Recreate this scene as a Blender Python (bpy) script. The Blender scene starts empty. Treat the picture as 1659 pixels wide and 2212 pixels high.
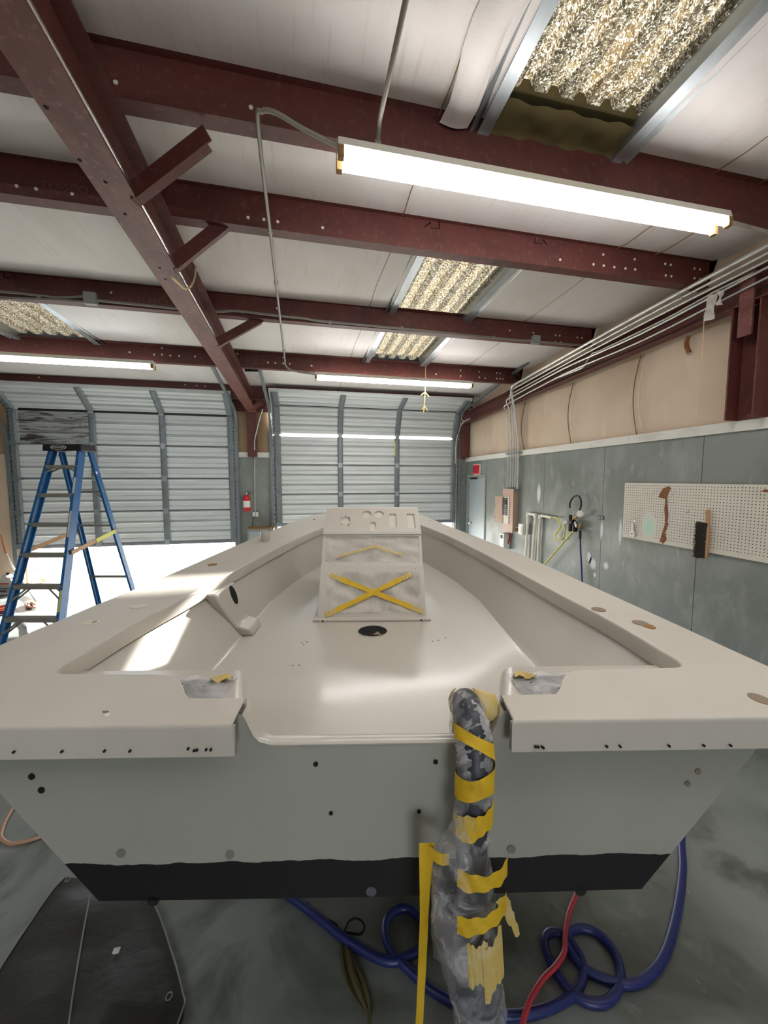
import bpy, bmesh, math, random
from mathutils import Vector, Matrix
from mathutils.geometry import delaunay_2d_cdt
random.seed(7)
R = math.radians
SC = bpy.context.scene
COL = SC.collection

# ------------------------------------------------------------------ camera
F, CX, CY = 830.0, 829.5, 1106.0
HCAM, YAW, PITCH = 1.93, R(12.3), R(4.7)
cam_d = bpy.data.cameras.new('camera')
cam = bpy.data.objects.new('camera', cam_d); COL.objects.link(cam)
cam.location = (0, 0, HCAM)
cam.rotation_euler = (R(90) - PITCH, 0, -YAW)
cam_d.sensor_fit = 'VERTICAL'; cam_d.sensor_height = 24.0
cam_d.lens = F / 2212 * 24.0
cam_d.clip_start = 0.02; cam_d.clip_end = 300
SC.camera = cam

# ------------------------------------------------------------------ world, sun, exposure
wd = bpy.data.worlds.new('world'); SC.world = wd; wd.use_nodes = True
bg = wd.node_tree.nodes['Background']
bg.inputs[0].default_value = (0.90, 0.95, 1.0, 1); bg.inputs[1].default_value = 8.5
sun_d = bpy.data.lights.new('sun', 'SUN'); sun_d.energy = 48.0; sun_d.angle = R(0.6); sun_d.color = (1.0, 0.96, 0.9)
sun = bpy.data.objects.new('sun', sun_d); COL.objects.link(sun)
sun.rotation_euler = Vector((-.54, -1, -.26)).to_track_quat('-Z', 'Y').to_euler()
SC.view_settings.view_transform = 'Standard'; SC.view_settings.look = 'None'
SC.view_settings.exposure = 0.35; SC.view_settings.gamma = 1.0
SC.view_settings.use_curve_mapping = False
TUBE = 26.0       # fluorescent tube emission

# ------------------------------------------------------------------ measuring helpers: a sight line cut with a real plane of the room
fh = Vector((math.sin(YAW), math.cos(YAW), 0)); rt = Vector((math.cos(YAW), -math.sin(YAW), 0)); UP = Vector((0, 0, 1))
fw = fh * math.cos(PITCH) - UP * math.sin(PITCH); uc = UP * math.cos(PITCH) + fh * math.sin(PITCH)
CO = Vector((0, 0, HCAM))
def cut(x, y, n, d):
    r = fw + rt * ((x - CX) / F) - uc * ((y - CY) / F)
    n = Vector(n); return CO + r * ((d - n.dot(CO)) / n.dot(r))
def PX(x, y, v): return cut(x, y, (1, 0, 0), v)
def PY(x, y, v): return cut(x, y, (0, 1, 0), v)
def PZ(x, y, v): return cut(x, y, (0, 0, 1), v)

XR, YB = 3.65, 8.10            # inner faces of the right wall and of the wall with the big doors
XL, YF = -8.2, -5.2            # walls out of sight
SL = 0.035
def zb(y): return 3.767 - SL * y        # underside of the purlins
def zc(y): return zb(y) + .215          # ceiling
def roofpt(x, y, off=0.): return cut(x, y, (0, SL, 1), 3.767 + off)

# ------------------------------------------------------------------ materials
def lin(c):
    if isinstance(c, str):
        c = c.lstrip('#'); c = [int(c[i:i + 2], 16) / 255 for i in (0, 2, 4)]
    return tuple((v / 12.92 if v <= .04045 else ((v + .055) / 1.055) ** 2.4) for v in c) + (1,)
class Mat:
    def __init__(s, name, col, rough=.6, metal=0., spec=.5, coat=0.):
        s.m = bpy.data.materials.new(name); s.m.use_nodes = True
        s.t = s.m.node_tree; s.n = s.t.nodes; s.l = s.t.links
        s.b = s.n['Principled BSDF']
        s.c = lin(col); s.b.inputs['Base Color'].default_value = s.c
        s.b.inputs['Roughness'].default_value = rough; s.b.inputs['Metallic'].default_value = metal
        s.b.inputs['Specular IOR Level'].default_value = spec
        if coat: s.b.inputs['Coat Weight'].default_value = coat; s.b.inputs['Coat Roughness'].default_value = .12
        s.tc = s.n.new('ShaderNodeTexCoord'); s.col = None
    def coord(s, scale=(1, 1, 1), kind='Object', rot=(0, 0, 0)):
        mp = s.n.new('ShaderNodeMapping'); s.l.new(s.tc.outputs[kind], mp.inputs[0])
        mp.inputs['Scale'].default_value = scale; mp.inputs['Rotation'].default_value = rot; return mp.outputs[0]
    def noise(s, scale=5, detail=4, rough=.6, stretch=(1, 1, 1), dist=0.):
        nz = s.n.new('ShaderNodeTexNoise'); s.l.new(s.coord(stretch), nz.inputs['Vector'])
        nz.inputs['Scale'].default_value = scale; nz.inputs['Detail'].default_value = detail
        nz.inputs['Roughness'].default_value = rough; nz.inputs['Distortion'].default_value = dist
        return nz.outputs['Fac']
    def ramp(s, fac, lo, hi, a=0., b=1.):
        r = s.n.new('ShaderNodeMapRange'); s.l.new(fac, r.inputs[0])
        r.inputs[1].default_value = lo; r.inputs[2].default_value = hi; r.inputs[3].default_value = a; r.inputs[4].default_value = b
        return r.outputs[0]
    def mix(s, fac, col, k=1.):
        mx = s.n.new('ShaderNodeMix'); mx.data_type = 'RGBA'
        if k != 1.:
            m2 = s.n.new('ShaderNodeMath'); m2.operation = 'MULTIPLY'; s.l.new(fac, m2.inputs[0]); m2.inputs[1].default_value = k; fac = m2.outputs[0]
        s.l.new(fac, mx.inputs[0])
        if s.col is None: mx.inputs[6].default_value = s.c
        else: s.l.new(s.col, mx.inputs[6])
        mx.inputs[7].default_value = lin(col); s.col = mx.outputs[2]
        s.l.new(s.col, s.b.inputs['Base Color']); return s
    def spots(s, scale, lo, hi, col, k=1., stretch=(1, 1, 1), detail=4, dist=0.):
        return s.mix(s.ramp(s.noise(scale, detail, .6, stretch, dist), lo, hi), col, k)
    def bump(s, fac, strength=.2, dist=.01):
        bp = s.n.new('ShaderNodeBump'); s.l.new(fac, bp.inputs['Height'])
        bp.inputs['Strength'].default_value = strength; bp.inputs['Distance'].default_value = dist
        s.l.new(bp.outputs[0], s.b.inputs['Normal']); return s
    def roughvar(s, fac, a, b):
        s.l.new(s.ramp(fac, .3, .7, a, b), s.b.inputs['Roughness']); return s
M = {}
def simple(name, col, rough=.6, metal=0., **k):
    M[name] = Mat(name, col, rough, metal, **k).m; return M[name]

m = Mat('red_oxide_steel', '#5c2d27', .55); m.spots(3.5, .45, .7, '#452321', .7).spots(22, .55, .72, '#7b5450', .5); m.bump(m.noise(40), .08); M['red'] = m.m
m = Mat('scuffed_red_oxide', '#7a4a44', .5); m.spots(7, .4, .62, '#5d3430', .8, (1, .35, 1)).spots(30, .55, .7, '#8f6a66', .6); M['red2'] = m.m
m = Mat('vinyl_insulation', '#e2dcda', .55); m.spots(1.3, .45, .7, '#cdc3bd', .6, (1, .35, 1)).spots(9, .58, .75, '#b9a898', .35, (3, .25, 1))
wv = m.noise(90, 1, .5, (1, 2.4, 1)); m.bump(wv, .25, .004); M['insul'] = m.m
m = Mat('wall_insulation', '#c8b49e', .6); m.spots(1.2, .4, .7, '#b29a84', .7).spots(6, .55, .75, '#d8c9b8', .6, (1, 1, .2)); m.bump(m.noise(60, 2), .15, .004); M['insul_tan'] = m.m
m = Mat('wall_insulation_back', '#a58a6c', .6); m.spots(3, .4, .7, '#8d7458', .6, (1, 1, .3)); M['insul_brown'] = m.m
m = Mat('grey_green_painted_plywood', '#818682', .42)
m.spots(1.3, .42, .66, '#6f746e', .9).spots(4, .52, .72, '#9a9f9a', .6, (1, 1, .5), 6).spots(9, .6, .72, '#a9ada9', .5, (1, 1, .35), 6).spots(40, .66, .72, '#b4b7b3', .6)
m.roughvar(m.noise(3), .3, .55); M['ply'] = m.m
m = Mat('white_painted_board', '#d6d4cd', .5); m.spots(9, .55, .75, '#b3afa5', .6, (1, .4, 1)); M['white_board'] = m.m
m = Mat('concrete_floor', '#8b918d', .5)
m.spots(.7, .42, .62, '#666c66', .9).spots(2.2, .48, .66, '#51544c', .85, dist=.6).spots(5, .6, .75, '#9aa09b', .45, dist=.8).spots(14, .68, .74, '#b7b8b4', .5)
m.roughvar(m.noise(2.5), .32, .6); m.bump(m.noise(25), .06, .004); M['floor'] = m.m
m = Mat('sunlit_concrete', '#bdb9b0', .8); m.spots(1.5, .5, .75, '#a9a59a', .6); M['apron'] = m.m
m = Mat('galvanised_sheet', '#aeb4b8', .42, .75); m.spots(4, .4, .7, '#949a9d', .7, (3, 1, 1)); M['galv'] = m.m
m = Mat('door_sheet', '#d2d5d6', .45, .15); m.spots(2.5, .45, .75, '#b4b8b8', .5, (.35, 1, 2.5)).spots(30, .6, .75, '#d7d9d8', .4); M['doorsheet'] = m.m
m = Mat('stained_door_sheet', '#a9abab', .5, .2); m.spots(3.2, .5, .6, '#3b332c', .95, (.5, 1, 3.2), 6, .8).spots(9, .55, .7, '#6a6059', .7, (.6, 1, 3)); M['doorstain'] = m.m
m = Mat('door_stile_steel', '#7e8589', .5, .5); m.spots(6, .5, .7, '#666d71', .6); M['stile'] = m.m
m = Mat('conduit_steel', '#cfcdc7', .3, .6); m.spots(8, .5, .75, '#8d8a83', .6); M['conduit'] = m.m
m = Mat('conduit_painted', '#8f8a82', .5, .3); M['conduit_dull'] = m.m
m = Mat('boat_gelcoat', '#c0bcb3', .28, 0., coat=.3); m.spots(1.7, .35, .8, '#b6b1a7', .5); M['gel'] = m.m
m = Mat('boat_deck_primer', '#c8c3ba', .5); m.spots(1.6, .35, .8, '#bab3a9', .7); M['deck'] = m.m
# hull: primer above, black bottom paint below a ragged line
m = Mat('hull_paint', '#a2a29a', .5); m.spots(1.5, .35, .8, '#94948b', .6)
sep = m.n.new('ShaderNodeSeparateXYZ'); m.l.new(m.tc.outputs['Object'], sep.inputs[0])
ad = m.n.new('ShaderNodeMath'); ad.operation = 'MULTIPLY_ADD'; m.l.new(m.noise(7, 3, .55, (1, 1, .2)), ad.inputs[0]); ad.inputs[1].default_value = -.035; m.l.new(sep.outputs[2], ad.inputs[2])
m.mix(m.ramp(ad.outputs[0], .9055, .9045), '#060607'); M['hull'] = m.m
m = Mat('ladder_fibreglass', '#1f5f98', .4); m.spots(14, .55, .75, '#3f7fb4', .4); M['ladder_blue'] = m.m
m = Mat('ladder_aluminium', '#9c9a90', .5, .4); m.spots(12, .5, .75, '#7d7b72', .6); M['alu'] = m.m
m = Mat('black_vinyl', '#2b2a28', .5); m.spots(3, .4, .7, '#1f1e1d', .8).spots(14, .5, .8, '#3a3835', .4); m.bump(m.noise(5, 4, .55, (1, 2, 1)), .3, .02); M['vinyl'] = m.m
m = Mat('pegboard_face', '#d6cfc2', .6); m.spots(3, .5, .75, '#c6beb0', .6); M['peg'] = m.m
m = Mat('torn_hardboard', '#8a5a35', .8); m.spots(40, .4, .6, '#6d4223', .8); M['hardboard'] = m.m
m = Mat('panel_enamel', '#b89a8a', .5); m.spots(3, .45, .7, '#a98a7a', .6); M['panelbox'] = m.m
m = Mat('masking_tape', '#d9b21f', .6); m.spots(25, .5, .7, '#c79a17', .6); m.bump(m.noise(40), .3, .004); M['tape'] = m.m
m = Mat('faded_tape', '#cdb163', .65); m.spots(20, .45, .7, '#d5c9a6', .7); M['tape2'] = m.m
m = Mat('rubber_hose', '#343740', .45); m.spots(30, .5, .7, '#4b4f58', .6); M['hosecore'] = m.m
simple('blue_hose', '#27306b', .4); simple('red_hose', '#c03a46', .4); simple('yellow_hose', '#d8cf55', .45); simple('tan_cable', '#c69a7e', .5)
simple('black', '#141414', .5); simple('dark_hole', '#0b0b0b', .9); simple('brown_hole', '#8a7a68', .9); simple('pale_spot', '#dcd6d0', .8)
simple('white', '#e6e4de', .5); simple('pvc', '#e3ddd0', .4); simple('brass', '#b98b4a', .4, .7); simple('red_paint', '#c8202c', .4)
simple('exit_red', '#d8232f', .5); simple('grey_box', '#8f938f', .5); simple('olive', '#55502f', .8); simple('wood', '#b58a66', .6)
simple('bristle', '#3a332d', .95); simple('grey_door', '#9aa3a8', .45); simple('dark_red_edge', '#3a1a18', .6); simple('orange', '#c96a3a', .6)
simple('jug', '#b9bab8', .4); simple('purple', '#5b559a', .6); simple('label_dark', '#55555c', .6); simple('yellow_label', '#d4cf6a', .6)
simple('rawtimber', '#9d7f5d', .8); simple('steel_bright', '#d0d0cc', .25, .9); simple('lamp_white', '#d9d5ca', .5); simple('rust', '#8b6b3f', .7)
simple('green_stain', '#a9d6c4', .7); simple('dirty_cloth', '#7a3230', .8); simple('faded_red', '#cf9a98', .8); simple('recess', '#7a7a73', .6); simple('string', '#cdb68a', .8); simple('end_shade', '#5d5030', .95)

def emit(name, col, st):
    mt = bpy.data.materials.new(name); mt.use_nodes = True; t = mt.node_tree
    for n_ in list(t.nodes): t.nodes.remove(n_)
    o = t.nodes.new('ShaderNodeOutputMaterial'); e = t.nodes.new('ShaderNodeEmission')
    e.inputs[0].default_value = col; e.inputs[1].default_value = st; t.links.new(e.outputs[0], o.inputs[0]); M[name] = mt
emit('tube_glow', (1.0, .975, .945, 1), TUBE)
emit('tube_glow_cool', (.86, .96, 1.0, 1), TUBE * .5)

def film(name, col, alpha, rough=.25, wr=14, var=.25):
    mt = Mat(name, col, rough, 0., spec=.6)
    t = mt.t; tr = t.nodes.new('ShaderNodeBsdfTransparent'); mx = t.nodes.new('ShaderNodeMixShader')
    out = t.nodes['Material Output']
    f = mt.ramp(mt.noise(wr, 5, .65, (1, 1, 1), 1.2), .4, .7, alpha - var, alpha + var)
    mt.l.new(f, mx.inputs[0]); mt.l.new(tr.outputs[0], mx.inputs[1]); mt.l.new(mt.b.outputs[0], mx.inputs[2]); mt.l.new(mx.outputs[0], out.inputs[0])
    mt.bump(mt.noise(wr * 1.6, 5, .65, (1, 1, .35), 1.5), .8, .01); M[name] = mt.m
film('clear_film', '#f0f0f2', .30, .2, 11, .24)
film('shelf_film', '#dcdadb', .62, .25, 9, .15)
film('overspray_film', '#d8d2c8', .80, .35, 5, .12)
# translucent corrugated fibreglass: weathered fibres, lets daylight through
mt = Mat('fibreglass_skylight', '#4a4130', .6)
mt.spots(45, .40, .56, '#17130c', .9, (1, 1, 1), 6, 1.0).spots(3, .5, .7, '#42351f', .6).spots(75, .52, .60, '#8e8676', .95, (1, 1, 1), 5, 1.2)
t = mt.t; tl = t.nodes.new('ShaderNodeBsdfTranslucent'); mx = t.nodes.new('ShaderNodeMixShader'); mx.inputs[0].default_value = .7
mt.l.new(mt.col, tl.inputs[0]); mt.l.new(mt.b.outputs[0], mx.inputs[1]); mt.l.new(tl.outputs[0], mx.inputs[2]); mt.l.new(mx.outputs[0], t.nodes['Material Output'].inputs[0])
M['skylight'] = mt.m

m = Mat('pale_wall_fade', '#818682', .45)
gr = m.n.new('ShaderNodeTexGradient'); gr.gradient_type = 'SPHERICAL'; mp = m.n.new('ShaderNodeMapping'); m.l.new(m.tc.outputs['Generated'], mp.inputs[0])
mp.inputs['Location'].default_value = (0, -1, -1); mp.inputs['Scale'].default_value = (0, 2, 2); m.l.new(mp.outputs[0], gr.inputs[0])
m.mix(m.ramp(gr.outputs['Fac'], .05, .6), '#d6d8dc', .95); M['pale_fade'] = m.m
m = Mat('mint_overspray', '#d6cfc2', .6)
gr = m.n.new('ShaderNodeTexGradient'); gr.gradient_type = 'SPHERICAL'; mp = m.n.new('ShaderNodeMapping'); m.l.new(m.tc.outputs['Generated'], mp.inputs[0])
mp.inputs['Location'].default_value = (0, -1, -1); mp.inputs['Scale'].default_value = (0, 2, 2); m.l.new(mp.outputs[0], gr.inputs[0])
m.mix(m.ramp(gr.outputs['Fac'], .0, .9), '#a9d9c6', .9); M['mint'] = m.m

# ------------------------------------------------------------------ mesh helpers
class MB:
    def __init__(s): s.v = []; s.f = []
    def quad(s, *p):
        b = len(s.v); s.v += [tuple(q) for q in p]; s.f.append(tuple(range(b, b + len(p)))); return s
    def box(s, a, b):
        (x0, y0, z0), (x1, y1, z1) = a, b; n = len(s.v)
        s.v += [(x0, y0, z0), (x1, y0, z0), (x1, y1, z0), (x0, y1, z0), (x0, y0, z1), (x1, y0, z1), (x1, y1, z1), (x0, y1, z1)]
        s.f += [tuple(n + i for i in q) for q in ((0, 3, 2, 1), (4, 5, 6, 7), (0, 1, 5, 4), (1, 2, 6, 5), (2, 3, 7, 6), (3, 0, 4, 7))]; return s
    def bar(s, p, q, w, h, up=(0, 0, 1)):
        """rectangular bar from p to q, w across, h along up"""
        p, q = Vector(p), Vector(q); d = (q - p).normalized(); u = Vector(up); u = (u - d * u.dot(d)).normalized(); r = d.cross(u)
        n = len(s.v)
        for c in (p, q):
            for a, b in ((-1, -1), (1, -1), (1, 1), (-1, 1)): s.v.append(tuple(c + r * (a * w / 2) + u * (b * h / 2)))
        s.f += [tuple(n + i for i in k) for k in ((0, 3, 2, 1), (4, 5, 6, 7), (0, 1, 5, 4), (1, 2, 6, 5), (2, 3, 7, 6), (3, 0, 4, 7))]; return s
    def prism(s, prof, fn, a, b):
        """closed profile [(u,v)] swept from parameter a to b; fn(u,v,t)->point"""
        n = len(s.v); k = len(prof)
        for tt in (a, b): s.v += [tuple(fn(u, v, tt)) for u, v in prof]
        for i in range(k): j = (i + 1) % k; s.f.append((n + i, n + j, n + k + j, n + k + i))
        s.f.append(tuple(n + i for i in reversed(range(k)))); s.f.append(tuple(n + k + i for i in range(k))); return s
    def tube(s, pts, r, seg=8, closed=False, rs=None):
        pts = [Vector(p) for p in pts]; n0 = len(s.v); prev = None; N = len(pts)
        for i, p in enumerate(pts):
            d = (pts[min(i + 1, N - 1)] - pts[max(i - 1, 0)])
            d = d.normalized() if d.length > 1e-9 else Vector((0, 0, 1))
            if prev is None:
                a = Vector((0, 0, 1)) if abs(d.z) < .9 else Vector((1, 0, 0)); u = d.cross(a).normalized()
            else: u = (prev - d * prev.dot(d)); u = u.normalized() if u.length > 1e-6 else d.orthogonal().normalized()
            prev = u; w = d.cross(u); rr = rs[i] if rs else r
            for k in range(seg):
                a = 2 * math.pi * k / seg; s.v.append(tuple(p + (u * math.cos(a) + w * math.sin(a)) * rr))
        for i in range(N - 1):
            for k in range(seg):
                k2 = (k + 1) % seg; s.f.append((n0 + i * seg + k, n0 + i * seg + k2, n0 + (i + 1) * seg + k2, n0 + (i + 1) * seg + k))
        s.f.append(tuple(n0 + k for k in reversed(range(seg)))); s.f.append(tuple(n0 + (N - 1) * seg + k for k in range(seg))); return s
    def lathe(s, prof, c, axis=(0, 0, 1), seg=16):
        """prof [(r,h)] turned about axis at c"""
        c = Vector(c); ax = Vector(axis).normalized(); u = ax.orthogonal().normalized(); w = ax.cross(u); n = len(s.v)
        for r, h in prof:
            for k in range(seg):
                a = 2 * math.pi * k / seg; s.v.append(tuple(c + ax * h + (u * math.cos(a) + w * math.sin(a)) * r))
        for i in range(len(prof) - 1):
            for k in range(seg):
                k2 = (k + 1) % seg; s.f.append((n + i * seg + k, n + i * seg + k2, n + (i + 1) * seg + k2, n + (i + 1) * seg + k))
        s.f.append(tuple(n + k for k in reversed(range(seg)))); s.f.append(tuple(n + (len(prof) - 1) * seg + k for k in range(seg))); return s
    def disc(s, c, normal, ru, rv=None, up=(0, 0, 1), seg=14, th=.003):
        """thin elliptic plug standing proud of a surface"""
        c = Vector(c); nn = Vector(normal).normalized(); u0 = Vector(up); v = (u0 - nn * u0.dot(nn)); v = v.normalized() if v.length > 1e-6 else nn.orthogonal().normalized(); u = v.cross(nn); rv = rv or ru; n = len(s.v)
        for h in (-th, th):
            for k in range(seg):
                a = 2 * math.pi * k / seg; s.v.append(tuple(c + nn * h + u * (math.cos(a) * ru) + v * (math.sin(a) * rv)))
        for k in range(seg): k2 = (k + 1) % seg; s.f.append((n + k, n + k2, n + seg + k2, n + seg + k))
        s.f.append(tuple(n + k for k in reversed(range(seg)))); s.f.append(tuple(n + seg + k for k in range(seg))); return s
    def grid(s, fn, nu, nv):
        n = len(s.v)
        for i in range(nu + 1):
            for j in range(nv + 1): s.v.append(tuple(fn(i / nu, j / nv)))
        for i in range(nu):
            for j in range(nv):
                a = n + i * (nv + 1) + j; s.f.append((a, a + nv + 1, a + nv + 2, a + 1))
        return s
    def mesh(s, name):
        me = bpy.data.meshes.new(name); me.from_pydata(s.v, [], s.f); me.validate(); return me
    def build(s, name, mat, parent=None, smooth=None, bevel=0., solid=0., recalc=True):
        me = s.mesh(name)
        if recalc:
            b = bmesh.new(); b.from_mesh(me); bmesh.ops.recalc_face_normals(b, faces=b.faces); b.to_mesh(me); b.free()
        if smooth is not None:
            me.polygons.foreach_set('use_smooth', [True] * len(me.polygons)); me.set_sharp_from_angle(angle=R(smooth))
        me.materials.append(M[mat] if isinstance(mat, str) else mat)
        o = bpy.data.objects.new(name, me); COL.objects.link(o); o.parent = parent
        if solid: md = o.modifiers.new('solid', 'SOLIDIFY'); md.thickness = solid; md.offset = 0
        if bevel: md = o.modifiers.new('bevel', 'BEVEL'); md.width = bevel; md.segments = 2; md.limit_method = 'ANGLE'
        return o
def tag(o, label=None, cat=None, group=None, kind=None):
    if label: o['label'] = label
    if cat: o['category'] = cat
    if group: o['group'] = group
    if kind: o['kind'] = kind
    return o
def empty(name, loc=(0, 0, 0), rz=0., label=None, cat=None, group=None, kind=None):
    o = bpy.data.objects.new(name, None); COL.objects.link(o); o.location = loc; o.rotation_euler = (0, 0, rz); o.empty_display_size = .1
    return tag(o, label, cat, group, kind)
def place(o, root):     # part built in world coordinates -> child of a moved root
    o.parent = root; bpy.context.view_layer.update(); o.matrix_parent_inverse = root.matrix_world.inverted(); return o
def smooth_path(pts, n=6):
    pts = [Vector(p) for p in pts]; out = []
    for i in range(len(pts) - 1):
        p0, p1, p2, p3 = pts[max(i - 1, 0)], pts[i], pts[i + 1], pts[min(i + 2, len(pts) - 1)]
        for k in range(n):
            t = k / n
            out.append(.5 * ((2 * p1) + (p2 - p0) * t + (2 * p0 - 5 * p1 + 4 * p2 - p3) * t * t + (3 * p1 - p0 - 3 * p2 + p3) * t ** 3))
    return out + [pts[-1]]
def text(name, body, size, loc, rot, mat, parent=None, extrude=.0005):
    cu = bpy.data.curves.new(name, 'FONT'); cu.body = body; cu.size = size; cu.extrude = extrude; cu.align_x = 'CENTER'; cu.align_y = 'CENTER'
    o = bpy.data.objects.new(name, cu); me = None
    COL.objects.link(o); bpy.context.view_layer.update()
    dg = bpy.context.evaluated_depsgraph_get(); me = bpy.data.meshes.new_from_object(o.evaluated_get(dg)); bpy.data.objects.remove(o)
    me.materials.clear(); me.materials.append(M[mat]); o = bpy.data.objects.new(name, me); COL.objects.link(o)
    o.location = loc; o.rotation_euler = rot; o.parent = parent; return o

# ================================================================== THE ROOM
tag(MB().box((XL, YF, -.12), (XR + .1, YB, 0)).build('floor', 'floor'), 'grey concrete workshop floor with dark stains', kind='structure')
tag(MB().box((-40, YB, -.16), (40, 60, -.01)).build('ground', 'apron'), 'bright sunlit concrete apron outside the roller doors', kind='structure')

ZT = PX(1500, 943, XR).z                      # top of the painted plywood
ZW = ZT + .088                                # top of the white board
# ---- right wall
def ze0(y): return 3.33 - .0336 * (y - 2.56)
wr = empty('wall_right', (XR, 0, 0), label='grey painted plywood wall with tan insulation above', kind='structure')
W = lambda mb, name, mat, **k: place(mb.build(name, mat, **k), wr)
W(MB().box((XR + .05, YF, 0), (XR + .12, YB + .1, 4.6)), 'sheathing', 'insul_brown')
dy0, dy1, dzt = PX(1050, 1060, XR).y, YB - .10, 2.05
seams = [YF, -3.1, -1.9, -.7, .5, PX(1519, 980, XR).y - 1.2, PX(1519, 980, XR).y, PX(1306, 1000, XR).y, PX(1177, 1000, XR).y, PX(1177, 1000, XR).y + 1.17, dy0]
for a, b in zip(seams, seams[1:]):
    W(MB().box((XR, a + .003, 0), (XR + .03, b - .003, ZT)), 'panel', 'ply')
W(MB().box((XR, dy0 + .003, dzt), (XR + .03, YB, ZT)), 'panel', 'ply')
W(MB().box((XR, dy1, 0), (XR + .03, YB, dzt)), 'panel', 'ply')
cuts = [YF, -1.5, 1.2, 3.7, PX(1110, 900, XR).y, YB]
for a, b in zip(cuts, cuts[1:]):
    W(MB().box((XR - .022, a + .002, ZT), (XR + .03, b - .002, ZW)), 'board', 'white_board')
yi = [YF, -2.4, -.2, 1.2, PX(1600, 800, XR).y, PX(1377, 850, XR).y, PX(1232, 930, XR).y, PX(1130, 960, XR).y, PX(1050, 960, XR).y, YB]
for a, b in zip(yi, yi[1:]):
    def fn(u, v, a=a, b=b):
        y = a + (b - a) * u; z = ZW - .02 + (zc(y) + .05 - ZW) * v
        return (XR + .045 - .05 * math.sin(math.pi * u) ** .5 * (.35 + .65 * math.sin(math.pi * min(v * 1.3, 1))), y, z)
    W(MB().grid(fn, 10, 6), 'insulation_panel', 'insul_tan', smooth=40)
for a in (yi[5], yi[6], yi[7]):
    W(MB().tube([(XR + .02 - .045 * math.sin(math.pi * k / 8), a + .03 * math.sin(math.pi * k / 8), ZW + (ze0(a) - ZW) * k / 8) for k in range(9)], .006, 6), 'seam', 'rust', smooth=60)
    W(MB().tube([(XR + .02 - .045 * math.sin(math.pi * k / 8), a - .07 + .03 * math.sin(math.pi * k / 8), ZW + (ze0(a) - ZW) * k / 8) for k in range(9)], .003, 6), 'seam', 'insul', smooth=60)
# pale patches on the plywood, fading out toward their edges
for (px, py, ru, rv) in ((1164, 1066, .06, .19), (1272, 1203, .05, .09), (1281, 1218, .07, .09), (1309, 1222, .05, .06), (1285, 1242, .03, .04), (1300, 1145, .03, .14), (1340, 1150, .03, .2)):
    p = PX(px, py, XR - .0005); W(MB().disc(p, (-1, 0, 0), ru, rv, seg=24, th=.0008), 'pale_wall_patch', 'pale_fade')

# ---- exit door in the right wall
d3 = empty('door_3', (XR, (dy0 + dy1) / 2, 0), label='grey steel exit door under the red sign', kind='structure')
D = lambda mb, name, mat, **k: place(mb.build(name, mat, **k), d3)
fr = MB().box((XR - .02, dy0, 0), (XR + .06, dy0 + .05, dzt)).box((XR - .02, dy1 - .05, 0), (XR + .06, dy1, dzt)).box((XR - .02, dy0 + .05, dzt - .05), (XR + .06, dy1 - .05, dzt))
D(fr, 'door_frame', 'grey_box', bevel=.004)
D(MB().box((XR + .02, dy0 + .05, .01), (XR + .06, dy1 - .05, dzt - .05)), 'leaf', 'grey_door')
for z in (.3, 1.05, 1.8): D(MB().tube([(XR + .012, dy1 - .055, z - .05), (XR + .012, dy1 - .055, z + .05)], .012), 'hinge', 'stile')
D(MB().lathe([(.03, 0), (.03, .01), (.012, .012), (.012, .04), (.028, .045), (.03, .065), (.015, .075)], (XR + .02, dy1 - .2, 1.0), (-1, 0, 0)), 'door_knob', 'steel_bright', smooth=40)
D(MB().bar((XR + .005, dy1 - .15, dzt - .08), (XR + .005, dy1 - .45, dzt - .08), .03, .03), 'closer', 'black')
# exit sign
p = PX(1029, 1014, XR - .02); es = empty('exit_sign', p, label='red exit sign with white border above grey side door', cat='sign')
ey, ez = .145, .095
place(MB().box((XR - .02, p.y - ey - .012, p.z - ez - .012), (XR, p.y + ey + .012, p.z + ez + .012)).build('frame', 'white', bevel=.003), es)
place(MB().box((XR - .025, p.y - ey, p.z - ez), (XR - .019, p.y + ey, p.z + ez)).build('face', 'exit_red'), es)
tx = text('lettering', 'EXIT', .15, (XR - .027, p.y, p.z), (R(90), 0, R(-90)), 'dark_red_edge'); place(tx, es)

# ---- back wall with its piers
PL = [PY(45, 1100, YB).x, PY(503, 1100, YB).x]            # left opening
PR = [PY(600, 1050, YB).x, PY(980, 1050, YB).x]           # right opening
wb = empty('wall_back', (0, YB, 0), label='wall of piers around the two big sectional doors', kind='structure')
WB = lambda mb, name, mat, **k: place(mb.build(name, mat, **k), wb)
zp = PY(550, 988, YB).z
HEAD = 3.32
for a, b in ((XL, PL[0] - .02), (PL[1] + .02, PR[0] - .02), (PR[1] + .02, XR + .05)):
    WB(MB().box((a, YB + .08, 0), (b, YB + .2, HEAD)), 'sheathing', 'insul_brown')
    edges = [a + 1.2 * k for k in range(int((b - a) / 1.2) + 1)] if b - a > 2 else [a]
    edges = [e for e in edges if b - e > .25] + [b]
    for c, d in zip(edges, edges[1:]):
        WB(MB().box((c + .002, YB, 0), (d - .002, YB + .03, zp)), 'panel', 'ply' if a > XL else 'insul_tan')
    if a > XL and b < XR: WB(MB().box((a + .02, YB - .02, zp), (b - .01, YB + .03, zp + .1)), 'board', 'white_board')
    nb = max(2, int((b - a) / .45))
    for k in range(nb):
        c, d = a + (b - a) * k / nb, a + (b - a) * (k + 1) / nb
        WB(MB().grid(lambda u, v, c=c, d=d: (c + (d - c) * u, YB + .075 - .06 * math.sin(math.pi * u) ** .6, zp + (HEAD - zp) * v), 8, 2), 'insulation_panel', 'insul_brown', smooth=50)
WB(MB().box((XL, YB + .05, HEAD), (XR + .1, YB + .2, 4.4)), 'upper_wall', 'insul_brown')
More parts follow.
